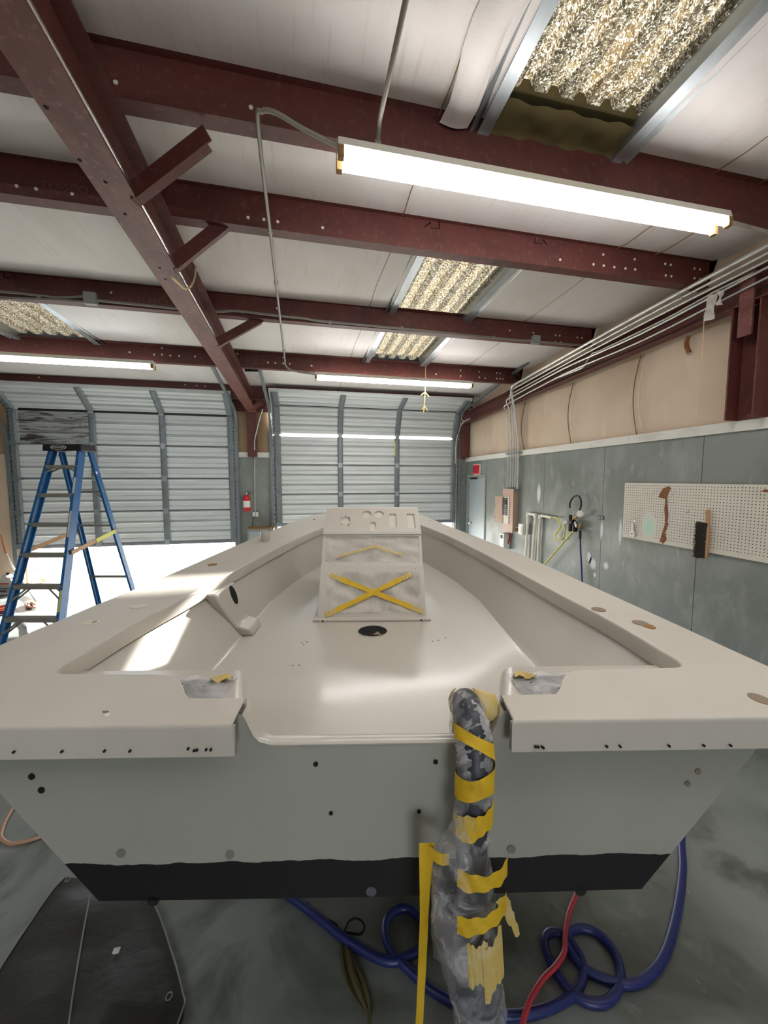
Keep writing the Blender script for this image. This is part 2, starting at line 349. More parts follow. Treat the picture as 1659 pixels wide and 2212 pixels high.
hd = MB().prism([(0, 0), (.09, 0), (.09, .02), (.01, .02), (.01, .17), (.09, .17), (.09, .19), (0, .19)], lambda u, v, t: (t, YB - .03 + u, HEAD - .04 + v), XL, XR)
tag(hd.build('door_header', 'red'), 'long dark red steel header running over both sectional doors', 'beam')
tag(MB().box((XL - .1, YF, 0), (XL, YB + .2, 4.5)).build('wall_left', 'ply'), kind='structure')
# unseen wall behind the viewer; its opening is added to let in fill daylight
rw_ = MB().box((XL - .1, YF - .1, 0), (-1.0, YF, 4.7)).box((.7, YF - .1, 0), (XR + .1, YF, 4.7)).box((-1.0, YF - .1, 2.1), (.7, YF, 4.7))
tag(rw_.build('wall_rear', 'ply'), 'rear wall with an added opening for fill daylight', kind='structure')
tag(MB().box((-40, -40, -.16), (40, YF, -.01)).build('ground', 'apron'), 'concrete yard behind the building', kind='structure')

# ---- ceiling: sagging vinyl-faced panels between purlins, open at the skylights
PUR = [2.14, 2.915, 4.34, 5.94, 7.77]
SKX = (1.066, 1.87)
SKL = (-3.45, -2.62)
ce = empty('ceiling', (0, 0, 4), label='sagging white vinyl insulation ceiling between the purlins', kind='structure')
xs = [XL, -6.6, -5.0, SKL[0], SKL[1], -.88, .76, SKX[0], SKX[1], 2.63, XR + .06]
ys = [YF, -3, -1., .6] + PUR + [YB + .15]
for (y0, y1) in zip(ys, ys[1:]):
    for (x0, x1) in zip(xs, xs[1:]):
        if (x0, x1) == SKX and (y1 <= 2.2 and y1 > .65 or 2.9 <= y0 < 5.9): continue
        if (x0, x1) == SKL and 4.3 <= y0 < 5.9: continue
        sag = .055 if y1 - y0 > 1 else .03
        def fn(u, v, x0=x0, x1=x1, y0=y0, y1=y1, sag=sag):
            x = x0 + (x1 - x0) * u; y = y0 + (y1 - y0) * v
            return (x, y, zc(y) - sag * math.sin(math.pi * v) ** .6 )
        o = MB().grid(fn, 6, 8).build('insulation_panel', 'insul', ce, smooth=60); o.matrix_parent_inverse = Matrix.Translation((0, 0, -4))
# metal roof above, with the skylight openings left out
def roofsheet(x0, x1, y0, y1):
    o = MB().quad((x0, y0, zc(y0) + .09), (x1, y0, zc(y0) + .09), (x1, y1, zc(y1) + .09), (x0, y1, zc(y1) + .09)).build('roof_sheet', 'galv', ce); o.matrix_parent_inverse = Matrix.Translation((0, 0, -4))
Y0R, Y1R = YF - .1, YB + .2
roofsheet(XL - .1, SKL[0], Y0R, Y1R); roofsheet(SKL[0], SKL[1], Y0R, 4.34); roofsheet(SKL[0], SKL[1], 5.94, Y1R); roofsheet(SKL[1], SKX[0], Y0R, Y1R)
roofsheet(SKX[0], SKX[1], Y0R, .6); roofsheet(SKX[0], SKX[1], 2.14, 2.915); roofsheet(SKX[0], SKX[1], 5.94, Y1R); roofsheet(SKX[1], XR + .15, Y0R, Y1R)
# torn facing that curls away beside the near skylight
o = MB().grid(lambda u, v: (.76 + .16 * u + .02 * math.sin(v * 9), 1.2 + .92 * v, zc(1.2 + .92 * v) - .055 - .03 * math.sin(math.pi * u) * (1 - .5 * v)), 5, 8).build('loose_facing', 'insul', ce, smooth=60); o.matrix_parent_inverse = Matrix.Translation((0, 0, -4))
# brown seams between the panels
for sx in (.76, 2.63, 3.02):
    for (y0, y1) in ((.6, 2.14), (2.14, 2.915), (2.915, 4.34), (4.34, 5.94), (5.94, 7.77)):
        if sx > 3 and y0 > 2.2: continue
        o = MB().tube([(sx + .01 * math.sin(k), y0 + (y1 - y0) * k / 8, zc(y0 + (y1 - y0) * k / 8) - .05 * math.sin(math.pi * k / 8) ** .6 - .003) for k in range(9)], .004, 5).build('seam', 'rust', ce); o.matrix_parent_inverse = Matrix.Translation((0, 0, -4))

# ---- skylights: corrugated fibreglass with galvanised edge channels
def skylight(x0, x1, y0, y1, label, shaded_end=False):
    s = empty('skylight', ((x0 + x1) / 2, (y0 + y1) / 2, zc(y0)), label=label, cat='skylight', group='fibreglass skylights')
    n = 5; pts = []
    pitch = (x1 - x0) / n
    for k in range(n):
        a = x0 + k * pitch
        pts += [(a, 0), (a + pitch * .42, 0), (a + pitch * .56, .055), (a + pitch * .80, .055), (a + pitch * .94, 0)]
    pts.append((x1, 0))
    mb = MB(); NY = 8; k = len(pts)
    for j in range(NY + 1):
        y = y0 + (y1 - y0) * j / NY
        mb.v += [(x, y, zc(y) + .03 + h) for x, h in pts]
    for j in range(NY):
        for i in range(k - 1): mb.f.append((j * k + i, j * k + i + 1, (j + 1) * k + i + 1, (j + 1) * k + i))
    place(mb.build('corrugated_sheet', 'skylight', recalc=False), s)
    for xe, sg in ((x0, -1), (x1, 1)):
        prof = [(0, .05), (0, -.055), (sg * .07, -.055), (sg * .07, -.05), (sg * .006, -.05), (sg * .006, .05)]
        c = MB().prism(prof, lambda u, v, t, xe=xe: (xe + u, t, zc(t) + v), y0, y1); place(c.build('edge_channel', 'galv'), s)
        c = MB().prism([(sg * .07, -.02), (sg * .115, -.055), (sg * .118, -.05), (sg * .073, -.012)], lambda u, v, t, xe=xe: (xe + u, t, zc(t) + v), y0, y1); place(c.build('edge_trim', 'galv'), s)
    if shaded_end:  # dark yellow-brown strip and cover paint in the shade over the sheet's end
        place(MB().grid(lambda u, v: (x0 + (x1 - x0) * u, y1 - .17 + .17 * v, zc(y1) - .005 - .03 * v + .012 * math.sin(u * 23) * math.sin(v * 5 + u * 9)), 24, 5).build('shaded_end_strip', 'end_shade', smooth=60), s)
        place(MB().box((x0, y1 - .19, zc(y1) + .03), (x1, y1 + .02, zc(y1) + .085)).build('shaded_end_cover', 'end_shade'), s)
    return s
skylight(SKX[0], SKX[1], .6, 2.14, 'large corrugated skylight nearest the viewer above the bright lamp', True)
skylight(SKX[0], SKX[1], 2.915, 4.34, 'golden corrugated skylight in the middle of the ceiling, second from viewer')
skylight(SKX[0], SKX[1], 4.34, 5.94, 'short golden corrugated skylight farthest away, just before the far lamp')
skylight(SKL[0], SKL[1], 4.34, 5.94, 'rusty corrugated skylight at the left edge of the ceiling')

# ---- purlins: dark red Z sections with punched holes
HOLES = {0: [(250, 178), (542, 232)], 1: [(36, 402), (78, 408), (156, 419), (536, 470), (570, 474), (600, 479), (697, 492), (1210, 561), (1282, 571), (1303, 550), (1304, 574), (1327, 577), (1351, 580), (1371, 560), (1372, 582), (1437, 570), (1449, 572), (1438, 595), (1450, 597), (1500, 580), (1512, 582), (1500, 601), (1512, 603)],
         2: [(240, 632), (598, 666), (1101, 714), (1152, 719), (1200, 724), (1209, 725), (1200, 739), (1211, 740), (1247, 729), (1257, 730), (1248, 744), (1258, 745)],
         3: [(280, 761), (333, 766), (350, 752), (350, 766), (368, 768), (387, 769), (421, 770), (513, 764), (579, 783), (595, 784), (612, 772), (612, 785), (626, 786), (673, 790), (942, 808), (995, 800), (995, 812), (1035, 803), (1035, 815), (1048, 817), (1073, 806), (1080, 807), (1073, 818), (1080, 818), (1086, 819)],
         4: [(22, 800), (84, 815), (414, 805), (400, 831), (425, 833), (443, 834), (543, 830), (593, 839), (619, 844), (631, 845), (668, 847), (886, 861), (940, 864), (994, 869), (1026, 872)]}
PLAB = ['dark red steel purlin nearest the viewer, behind the large bright lamp', 'dark red steel purlin with many punched holes, second from the viewer', 'dark red steel purlin with a conduit and grey boxes along it', 'dark red steel purlin carrying the far lamp and a tied ribbon', 'deep dark red steel purlin right above the big doors']
for i, Y in enumerate(PUR):
    h = .215 if i < 4 else .30
    z0 = zb(Y) if i < 4 else zb(Y) - .03
    t = .012
    if i == 3: z0 -= .015
    prof = [(0, 0), (.09, 0), (.09, .016), (.09 - .004, .016), (.09 - .004, .005), (.006, .005), (.006, h - .005), (-.07, h - .005), (-.07, h), (0, h)]
    pr = empty('purlin', (0, Y, z0), label=PLAB[i], cat='beam', group='roof purlins')
    place(MB().prism(prof, lambda u, v, tt: (tt, Y + u, z0 + v), XL, XR - .02).build('section', 'red'), pr)
    mb = MB()
    for (px, py) in HOLES[i]:
        p = PY(px, py, Y - .001)
        if z0 + .01 < p.z < z0 + h - .01: mb.disc(p, (0, -1, 0), .0105 if i < 3 else .013, seg=10, th=.002)
    if mb.v: tag(place(mb.build('punched_holes', 'pale_spot'), pr), kind='stuff')
# pencilled mill marks
for i, (px, py, s_) in enumerate(((140, 406, .07), (335, 652, .09))):
    Y = PUR[i + 1]; p = PY(px, py, Y - .003); tx = text('chalk_mark', '71A5CO', s_, p, (R(90), 0, 0), 'scribble' if 'scribble' in M else 'red2', None, .0002)
    pp = [o for o in bpy.data.objects if o.name.startswith('purlin')][i + 1]; place(tx, pp)

# ---- main rafter with knee braces, on the column between the doors
RX = -.88
def zr(y): return 3.42 - .022 * y
rf = empty('rafter', (RX, YB, 3.3), label='large dark red steel rafter running from upper corner down between the doors', cat='beam')
def rfp(u, v, t): return (RX + u, t, (zr(t) + v) if v < .2 else zb(t) + v - 1)
YN = -3.0
place(MB().prism([(-.085, 0), (.085, 0), (.085, .012), (-.085, .012)], rfp, YN, YB - .02).build('bottom_flange', 'red2'), rf)
place(MB().prism([(-.006, .012), (.006, .012), (.006, .99), (-.006, .99)], rfp, YN, YB - .02).build('web', 'red'), rf)
place(MB().prism([(-.085, .988), (.085, .988), (.085, 1.0), (-.085, 1.0)], rfp, YN, YB - .02).build('top_flange', 'red'), rf)
for px, py in ((100, 236), (175, 395), (222, 470), (228, 393), (270, 460), (320, 572), (345, 573), (326, 596), (357, 597), (172, 347), (250, 480), (258, 484)):
    p = PZ(px, py, zr(2.2)); q = Vector((p.x, p.y, zr(p.y) - .0005))
    if abs(q.x - RX) < .08: place(MB().disc(q, (0, 0, -1), .009, up=(0, 1, 0), seg=8, th=.001).build('bolt_hole', 'dark_hole'), rf)
for (la, ha, Y) in (((288, 468), (434, 288), 2.14), ((375, 603), (534, 432), 2.915), ((470, 756), (557, 682), 4.34), ((548, 864), (604, 838), 7.77)):
    a = PX(*la, RX + .07); b = PY(ha[0], ha[1] + 9, Y + .05); a.z = zr(a.y) + .03; b = b + (b - a) * .09
    mb = MB().bar(a, b, .008, .085, (0, 0, 1)).bar(a + Vector((0, .03, -.037)), b + Vector((0, .03, -.037)), .06, .008, (0, 0, 1))
    place(mb.build('knee_brace', 'red'), rf)
tag(MB().prism([(-.09, -.1), (.09, -.1), (.09, -.085), (.006, -.085), (.006, .08), (.09, .08), (.09, .095), (-.09, .095), (-.09, .08), (-.006, .08), (-.006, -.085), (-.09, -.085)], lambda u, v, t: (RX - .02 + u, YB - .03 + v, t), zp - .0, zr(YB) + .35).build('steel_column', 'red'), 'dark red steel column between the two big doors', 'column')

# ---- right end wall steel
ex = XR - .06
def ze(y): return 3.33 - .0336 * (y - 2.56)
er = MB().prism([(0, 0), (-.10, 0), (-.10, .012), (-.012, .012), (-.012, .228), (-.10, .228), (-.10, .24), (0, .24)], lambda u, v, t: (ex + u, t, ze(t) + v), -3, YB - .02)
tag(er.build('end_rafter', 'red'), 'dark red steel beam sloping along the top of the right wall', 'beam')
p = PX(1594, 880, XR - .02); cy = p.y
ec = empty('steel_column', (XR, cy, ZW), label='dark red steel column rising from the white board at right edge', cat='column')
place(MB().box((XR - .16, cy - .012, ZW - .0), (XR + .04, cy, ze(cy) + .01)).build('flange', 'red'), ec)
place(MB().box((XR - .03, cy - .2, ZW), (XR - .018, cy - .012, ze(cy) + .01)).build('web', 'red'), ec)
place(MB().box((XR - .16, cy - .212, ZW), (XR + .04, cy - .2, ze(cy) + .01)).build('flange', 'red'), ec)
place(MB().box((XR - .17, cy - .16, ze(cy) - .25), (XR - .15, cy - .06, ze(cy) + .25)).build('bracket', 'red2'), ec)
tag(MB().prism([(-.09, -.09), (.09, -.09), (.09, -.08), (.005, -.08), (.005, .08), (.09, .08), (.09, .09), (-.09, .09), (-.09, .08), (-.005, .08), (-.005, -.08), (-.09, -.08)], lambda u, v, t: (XR - .12 + u, YB - .10 + v, t), ZW, ze(YB)).build('steel_column', 'red'), 'dark red steel column in the corner above the exit door', 'column')
tag(MB().prism([(-.09, -.09), (.09, -.09), (.09, -.08), (.005, -.08), (.005, .08), (.09, .08), (.09, .09), (-.09, .09), (-.09, .08), (-.005, .08), (-.005, -.08), (-.09, -.08)], lambda u, v, t: (PL[0] - .38 + u, YB - .02 + v, t), zp, HEAD).build('steel_column', 'red'), 'dark red steel column at the left picture edge', 'column')
# ================================================================== SECTIONAL DOORS
def section_mesh(x0, x1, w, ribs=3, gap=0.):
    """one ribbed section: local z 0..w, front face toward -y"""
    pts = [(0, 0)]; step = w / ribs
    for k in range(ribs):
        z = k * step
        pts += [(dd_, z + step * f_) for dd_, f_ in ((.0, .05), (.040, .12), (.030, .40), (.018, .44), (.018, .48), (.030, .53), (.030, .80), (.044, .88), (.0, .985))]
    pts.append((0, w + .012 if gap == 0 else w - gap))
    mb = MB(); n = len(pts)
    for x in (x0, x1): mb.v += [(x, -d, z) for d, z in pts]
    for x in (x0, x1): mb.v += [(x, .018, z) for d, z in pts]
    for i in range(n - 1):
        mb.f.append((i, n + i, n + i + 1, i + 1)); mb.f.append((2 * n + i, 2 * n + i + 1, 3 * n + i + 1, 3 * n + i))
        mb.f.append((i, i + 1, 2 * n + i + 1, 2 * n + i)); mb.f.append((n + i, 3 * n + i, 3 * n + i + 1, n + i + 1))
    mb.f.append((0, 2 * n, 3 * n, n)); mb.f.append((n - 1, 2 * n - 1, 4 * n - 1, 3 * n - 1))
    return mb
def sectional(name, label, xr, chain, stiles, ydoor, stained=(), pad=.09, nogap=-1):
    d = empty(name, ((xr[0] + xr[1]) / 2, ydoor, 0), label=label, kind='structure')
    x0, x1 = xr[0] - pad, xr[1] + pad
    for i, (p, q) in enumerate(zip(chain[0::2], chain[1::2])):       # (y,z) bottom, top of each section
        w = math.hypot(q[0] - p[0], q[1] - p[1]); ang = math.atan2(p[0] - q[0], q[1] - p[1])
        tilt = Matrix.Translation((0, p[0], p[1])) @ Matrix.Rotation(ang, 4, 'X')
        s = section_mesh(x0, x1, w, 3, 0. if i != nogap else .001).build('section', 'doorsheet'); s.matrix_world = tilt; place(s, d)
        if i in stained:
            a, b = stained[i]
            o = section_mesh(a, b, w - .008, 3).build('stained_sheet', 'doorstain'); o.matrix_world = tilt @ Matrix.Translation((0, -.004, 0)); place(o, s)
        for k, sx in enumerate(stiles):
            ww = .055 if 0 < k < len(stiles) - 1 else .07
            o = MB().prism([(-ww, 0), (ww, 0), (ww, -.006), (ww * .5, -.02), (-ww * .5, -.02), (-ww, -.006)], lambda u, v, t, sx=sx: (sx + u, v - .04, t), .004, w - .01).build('stile', 'stile'); o.matrix_world = tilt; place(o, s)
            if k in (0, len(stiles) - 1):
                mb = MB()
                for j in range(7): mb.disc((sx + (ww * .55 if k == 0 else -ww * .55) * -1, -.0615, w * (j + .6) / 7.3), (0, -1, 0), .009, seg=8, th=.002)
                o = tag(mb.build('slots', 'dark_hole'), kind='stuff'); o.matrix_world = tilt; place(o, s)
                o = MB().box((sx - .05, -.073, -.04), (sx + .05, -.058, .05)).tube([(sx - .09, -.03, .0), (sx + .09, -.03, .0)], .012).build('roller_hinge', 'stile'); o.matrix_world = tilt; place(o, s)
            else:
                o = MB().box((sx - .04, -.068, -.05), (sx + .04, -.058, .05)).build('hinge', 'galv'); o.matrix_world = tilt; place(o, s)
    return d
def zat(px, py): return PY(px, py, YB + .02).z
yd = YB + .02
zl = [zat(300, v) for v in (1172, 1104, 1034, 963, 892)]
chain = []
for a, b in zip(zl, zl[1:]): chain += [(yd, a), (yd, b)]
chain += [(yd - .005, zl[-1] + .006), (yd - .46, zl[-1] + .36)]
stL = [PL[0] - .02, PY(205, 1000, YB).x, PY(355, 1000, YB).x, PL[1] + .02]
d1 = sectional('door_1', 'wide galvanised sectional door behind the blue ladder, raised off the ground', PL, chain, stL, yd, {3: (PL[0] + .07, PY(203, 930, YB).x - .06)})
place(MB().box((PL[0] - .09, yd - .03, zl[0] - .05), (PL[1] + .09, yd + .03, zl[0])).build('bottom_seal', 'stile'), d1)
place(MB().box((PL[0] + .1, yd - .07, zl[-1] - .03), (PL[1] - .05, yd - .02, zl[-1] + .01)).build('strut', 'black'), d1)
zq = [zat(790, v) for v in (1128, 1067, 1006, 945)]
chain = []
for a, b in zip(zq, zq[1:]): chain += [(yd, a), (yd, b)]
z4 = zat(790, 940.5)
chain += [(yd - .01, z4), (yd - .22, z4 + .52), (yd - .225, z4 + .526), (yd - .72, z4 + .70)]
stR = [PR[0] + .01, PY(735, 1000, YB).x, PY(857, 1000, YB).x, PR[1] - .01]
d2 = sectional('door_2', 'galvanised sectional door behind the boat console with a bright gap', PR, chain, stR, yd, nogap=2)
place(MB().box((PR[0] - .09, yd - .03, zq[0] - .05), (PR[1] + .09, yd + .03, zq[0])).build('bottom_seal', 'stile'), d2)
place(MB().box((PR[0], yd - .29, z4 + .50), (PR[1], yd - .24, z4 + .54)).build('strut', 'black'), d2)
p = PY(855, 970, yd - .04)
place(MB().box((p.x - .03, yd - .055, p.z - .14), (p.x + .03, yd - .05, p.z + .15)).build('tape_strip', 'yellow_label'), d2)

# tracks: vertical angle, curve, and the run back into the room, hung from perforated angle
def track(label, x, zt, run, hang, side):
    t = empty('door_track', (x, YB, 0), label=label, cat='track', group='sectional door tracks')
    rad = .35; pts = [(x, YB - .03, .0), (x, YB - .03, zt - rad)]
    for k in range(1, 7):
        a = R(90) * k / 6; pts.append((x, YB - .03 - rad * (1 - math.cos(a)), zt - rad + rad * math.sin(a)))
    pts.append((x, YB - .03 - run, zt + run * .12))
    mb = MB()
    for a, b in zip(pts, pts[1:]): mb.bar(a, b, .05, .03, (0, 1, 0) if abs(a[1] - b[1]) < .02 else (0, 0, 1))
    place(mb.build('rail', 'stile'), t)
    place(MB().box((x - .045 * side, YB - .055, 0), (x + .01 * side, YB - .045, zt - rad)).build('wall_angle', 'stile'), t)
    for (hy, lean) in hang:
        zz = zt + (YB - .03 - hy) * .12
        place(MB().bar((x, hy, zz), (x, hy, zb(hy) + .05), .035, .006, (1, 0, 0)).build('perforated_hanger', 'black'), t)
        place(MB().bar((x, hy - .02, zz), (x + lean, hy - .02, zb(hy) + .03), .035, .006, (0, 1, 0)).build('perforated_hanger', 'black'), t)
    return t
track('steel door track left of the red rafter, hung from the ceiling', PL[1] + .12, zat(500, 884), 2.1, [(6.05, .25)], 1)
track('steel door track right of the red rafter, hung from the ceiling', PR[0] - .12, zat(592, 882), 1.9, [(6.25, -.22)], -1)
track('steel door track beside the right wall, running back under the conduits', PR[1] + .12, zat(1003, 890), 2.6, [(5.95, .12)], 1)
track('steel door track at the far left picture edge', PL[0] - .12, zat(20, 905), 1.2, [], -1)
# ================================================================== THE BOAT
BYAW = R(11.1); BO = Vector((.176, .930, 0))
bfv = Vector((math.sin(BYAW), math.cos(BYAW), 0)); brv = Vector((math.cos(BYAW), -math.sin(BYAW), 0))
def loc(p): d = p - BO; return Vector((d.dot(brv), d.dot(bfv), p.z))
def bZ(x, y, z): return loc(PZ(x, y, z))
def bY(x, y, yy): return loc(cut(x, y, bfv, yy + bfv.dot(BO)))
def sheer(y): return 1.34 + .0075 * min(max(y, 0), 4.0) ** 2
def bS(x, y):
    z = 1.34
    for _ in range(40): q = bZ(x, y, z); z = .7 * z + .3 * sheer(q.y)
    return q
boat = empty('boat', BO, -BYAW, 'off-white open boat hull with a centre console, stern toward the viewer', 'boat')
ZSO = 1.02
def interp(tab, y):
    if y <= tab[0][1]: return tab[0][0]
    for (x0, y0), (x1, y1) in zip(tab, tab[1:]):
        if y <= y1: return x0 + (x1 - x0) * (y - y0) / (y1 - y0)
    return tab[-1][0]
OUT_R = [(1.275, .0), (1.252, .2), (1.238, .5), (1.222, .75), (1.188, 1.17), (1.13, 1.78), (1.01, 2.45), (.84, 3.2), (.72, 3.75), (.60, 4.35), (.42, 5.0), (.22, 5.42), (.0, 5.62)]
OUT_L = [(1.375, .0), (1.36, .2), (1.335, .5), (1.31, .85), (1.278, 1.17), (1.235, 1.7), (1.18, 2.3), (1.05, 3.2), (.92, 3.9), (.75, 4.55), (.48, 5.1), (.25, 5.45), (.0, 5.62)]
INN = [(1.0, .34), (1.0, .51), (.985, .72), (.955, .97), (.905, 1.45), (.85, 1.92), (.775, 2.4), (.68, 2.85), (.57, 3.25), (.42, 3.62), (.22, 3.9), (.0, 4.0)]
def dense(tab, n=3): return [(p.x, p.y) for p in smooth_path([(a, b, 0) for a, b in tab], n)]
# ---- deck moulding, one piece per side joined on the centreline
def offset_loop(pts, d):
    out = []; n = len(pts)
    for i in range(n):
        a, b, c = Vector(pts[i - 1]), Vector(pts[i]), Vector(pts[(i + 1) % n])
        e1 = (b - a); e2 = (c - b); n1 = Vector((e1.y, -e1.x)).normalized(); n2 = Vector((e2.y, -e2.x)).normalized()
        m_ = n1 + n2; m_ = m_.normalized() if m_.length > 1e-6 else n1
        k = 1 / max(m_.dot(n1), .5); out.append((b.x + m_.x * d * k, b.y + m_.y * d * k))
    return out
def deck_outline(tab):
    o = [(.347, -.047), (.6, -.047), (1.0, -.047), (tab[0][0] - .02, -.047), (tab[0][0], -.03)]
    o += dense(tab, 2)[1:]
    o += list(reversed(dense(INN, 2)))
    o += [(1.003, .262), (.998, .232), (.984, .212), (.955, .203), (.88, .2), (.74, .197), (.66, .195), (.62, .188), (.588, .170), (.56, .135), (.535, .095), (.506, .062), (.43, .061), (.353, .06)]
    return o
mb = MB()
for sgn, tab in ((1, OUT_R), (-1, OUT_L)):
    pl = deck_outline(tab); n = len(pl)
    vs, es, fs, *_ = delaunay_2d_cdt([Vector(p) for p in pl], [(i, (i + 1) % n) for i in range(n)], [list(range(n))], 1, 1e-6)
    base = len(mb.v)
    mb.v += [(sgn * v.x, v.y, sheer(v.y)) for v in vs]
    mb.f += [tuple(base + i for i in f) for f in fs]
    l0 = pl; rings = [(l0, 0), (offset_loop(pl, .0025), .001), (offset_loop(pl, .0048), .004), (offset_loop(pl, .0055), .010), (offset_loop(pl, .0055), None)]
    start = len(mb.v)
    for ring, dz in rings:
        for i, (x, y) in enumerate(ring):
            inner = i >= 5 + len(dense(tab, 2)) - 1
            dd = (.068 if inner else .082) if dz is None else dz
            mb.v.append((sgn * x, y, sheer(pl[i][1]) - dd))
    for r in range(len(rings) - 1):
        for i in range(n):
            j = (i + 1) % n
            if i == n - 1: continue                                       # open end at the notch
            if pl[i][0] < 1e-3 and pl[j][0] < 1e-3: continue             # centreline
            mb.f.append((start + r * n + i, start + r * n + j, start + (r + 1) * n + j, start + (r + 1) * n + i))
me_ = mb.mesh('deck'); b_ = bmesh.new(); b_.from_mesh(me_); bmesh.ops.remove_doubles(b_, verts=b_.verts, dist=.0006); bmesh.ops.recalc_face_normals(b_, faces=b_.faces)
up_ = sum(f.normal.z * f.calc_area() for f in b_.faces)
if up_ < 0: bmesh.ops.reverse_faces(b_, faces=b_.faces)
b_.to_mesh(me_); b_.free(); me_.polygons.foreach_set('use_smooth', [True] * len(me_.polygons)); me_.set_sharp_from_angle(angle=R(35)); me_.materials.append(M['deck'])
dk = bpy.data.objects.new('deck', me_); COL.objects.link(dk); dk.parent = boat
md = dk.modifiers.new('solid', 'SOLIDIFY'); md.thickness = .016; md.offset = -1
md = dk.modifiers.new('wn', 'WEIGHTED_NORMAL'); md.keep_sharp = True; md.weight = 100
# ---- hull
ST = [0, .5, 1.0, 1.6, 2.2, 2.8, 3.4, 4.0, 4.5, 5.0, 5.3, 5.5, 5.58]
mb = MB(); prof_n = 9
for y in ST:
    k = min(1, y / 5.58)
    for sgn_i in range(2): pass
    row = []
    for sgn, tab in ((-1, OUT_L), (1, OUT_R)):
        tr = 1.085 if sgn > 0 else 1.10
        hs = min(interp(tab, y) - .05, tr + .08 * y); hs = max(hs, .0); hc = .73 * (1 - max(0, (y - 1.5) / 4.08) ** 1.8); hc = min(hc, max(hs - .02, 0))
        zk = .812 + .30 * max(0, (y - 3.2) / 2.4) ** 2; zch = .818 + .34 * max(0, (y - 1.5) / 4.1) ** 1.6; zs = sheer(y) - .03
        pts = [(0, zk), (hc * .5, zk * .5 + zch * .5), (hc, zch), (hc + (hs - hc) * .33, zch + (zs - zch) * .33), (hc + (hs - hc) * .66, zch + (zs - zch) * .66), (hs, zs)]
        row.append([(sgn * a, y, b) for a, b in pts])
    mb.v += list(reversed(row[0])) + row[1][1:]
rn = 11
for i in range(len(ST) - 1):
    for j in range(rn - 1): mb.f.append((i * rn + j, i * rn + j + 1, (i + 1) * rn + j + 1, (i + 1) * rn + j))
tr_top = [(.336, 1.333), (.327, 1.315), (.319, 1.295), (.310, 1.276), (.296, 1.260), (.265, 1.25)]
tpoly = mb.v[:rn] + [(x, 0, z) for x, z in tr_top] + [(-x, 0, z) for x, z in reversed(tr_top)]
mb.f.append(tuple(list(range(rn)) + [len(mb.v) + i for i in range(2 * len(tr_top))])); mb.v += tpoly[rn:]
hull = mb.build('hull', 'hull', boat, smooth=25)
# rounded chine bumps under the stern
for px in (330, 1255):
    c = bY(px, 1945 if px < 800 else 1925, 0)
    MB().tube([(c.x, .0, .815), (c.x, .6, .815), (c.x, 1.4, .82)], .016, 8).build('strake', 'black', boat, smooth=50)
# transom cap round the notch
cap = [(-x, z) for x, z in tr_top] + [(x, z) for x, z in reversed(tr_top)]
mb = MB(); k = len(cap)
for (yy, dz) in ((-.001, -.006), (-.003, .0), (.0, .003), (.03, .004), (.036, .0), (.04, -.06)):
    for x, z in cap: mb.v.append((x * (1 - .0 * dz), yy, z + dz))
for r in range(5):
    for i in range(k - 1): mb.f.append((r * k + i, r * k + i + 1, (r + 1) * k + i + 1, (r + 1) * k + i))
mb.build('transom_cap', 'gel', boat, smooth=60)
# ---- cockpit liner
mb = MB(); LY = [.03, .35, .6, .9, 1.2, 1.5, 1.9, 2.4, 2.9, 3.3, 3.7, 3.98]
def solew(y): return .782 if y < 2 else max(.05, min(.782 - .18 * (y - 2) ** 1.3, interp(INN, y) - .03))
for y in LY:
    s_, i_ = solew(y), interp(INN, y) + .022
    zt_ = sheer(y) - .05
    row = [(0, ZSO), (s_ * .5, ZSO), (s_ - .015, ZSO), (s_, ZSO + .006), (s_ + (i_ - s_) * .1, ZSO + (zt_ - ZSO) * .12), (s_ + (i_ - s_) * .55, ZSO + (zt_ - ZSO) * .55), (i_ - .004, zt_ - .02), (i_, zt_)]
    mb.v += [(-a, y, z) for a, z in reversed(row)] + [(a, y, z) for a, z in row[1:]]
rn2 = 15
for i in range(len(LY) - 1):
    for j in range(rn2 - 1): mb.f.append((i * rn2 + j, i * rn2 + j + 1, (i + 1) * rn2 + j + 1, (i + 1) * rn2 + j))
mb.f.append(tuple((len(LY) - 1) * rn2 + j for j in range(rn2)))
mb.build('cockpit_liner', 'gel', boat, smooth=30)
for sgn in (-1, 1):       # bright seam where the sole meets the side
    MB().tube([(sgn * (solew(y) - .002), y, ZSO + .003) for y in (.3, .8, 1.2, 1.6, 1.95)], .0035, 6).build('seam', 'white', boat, smooth=60)
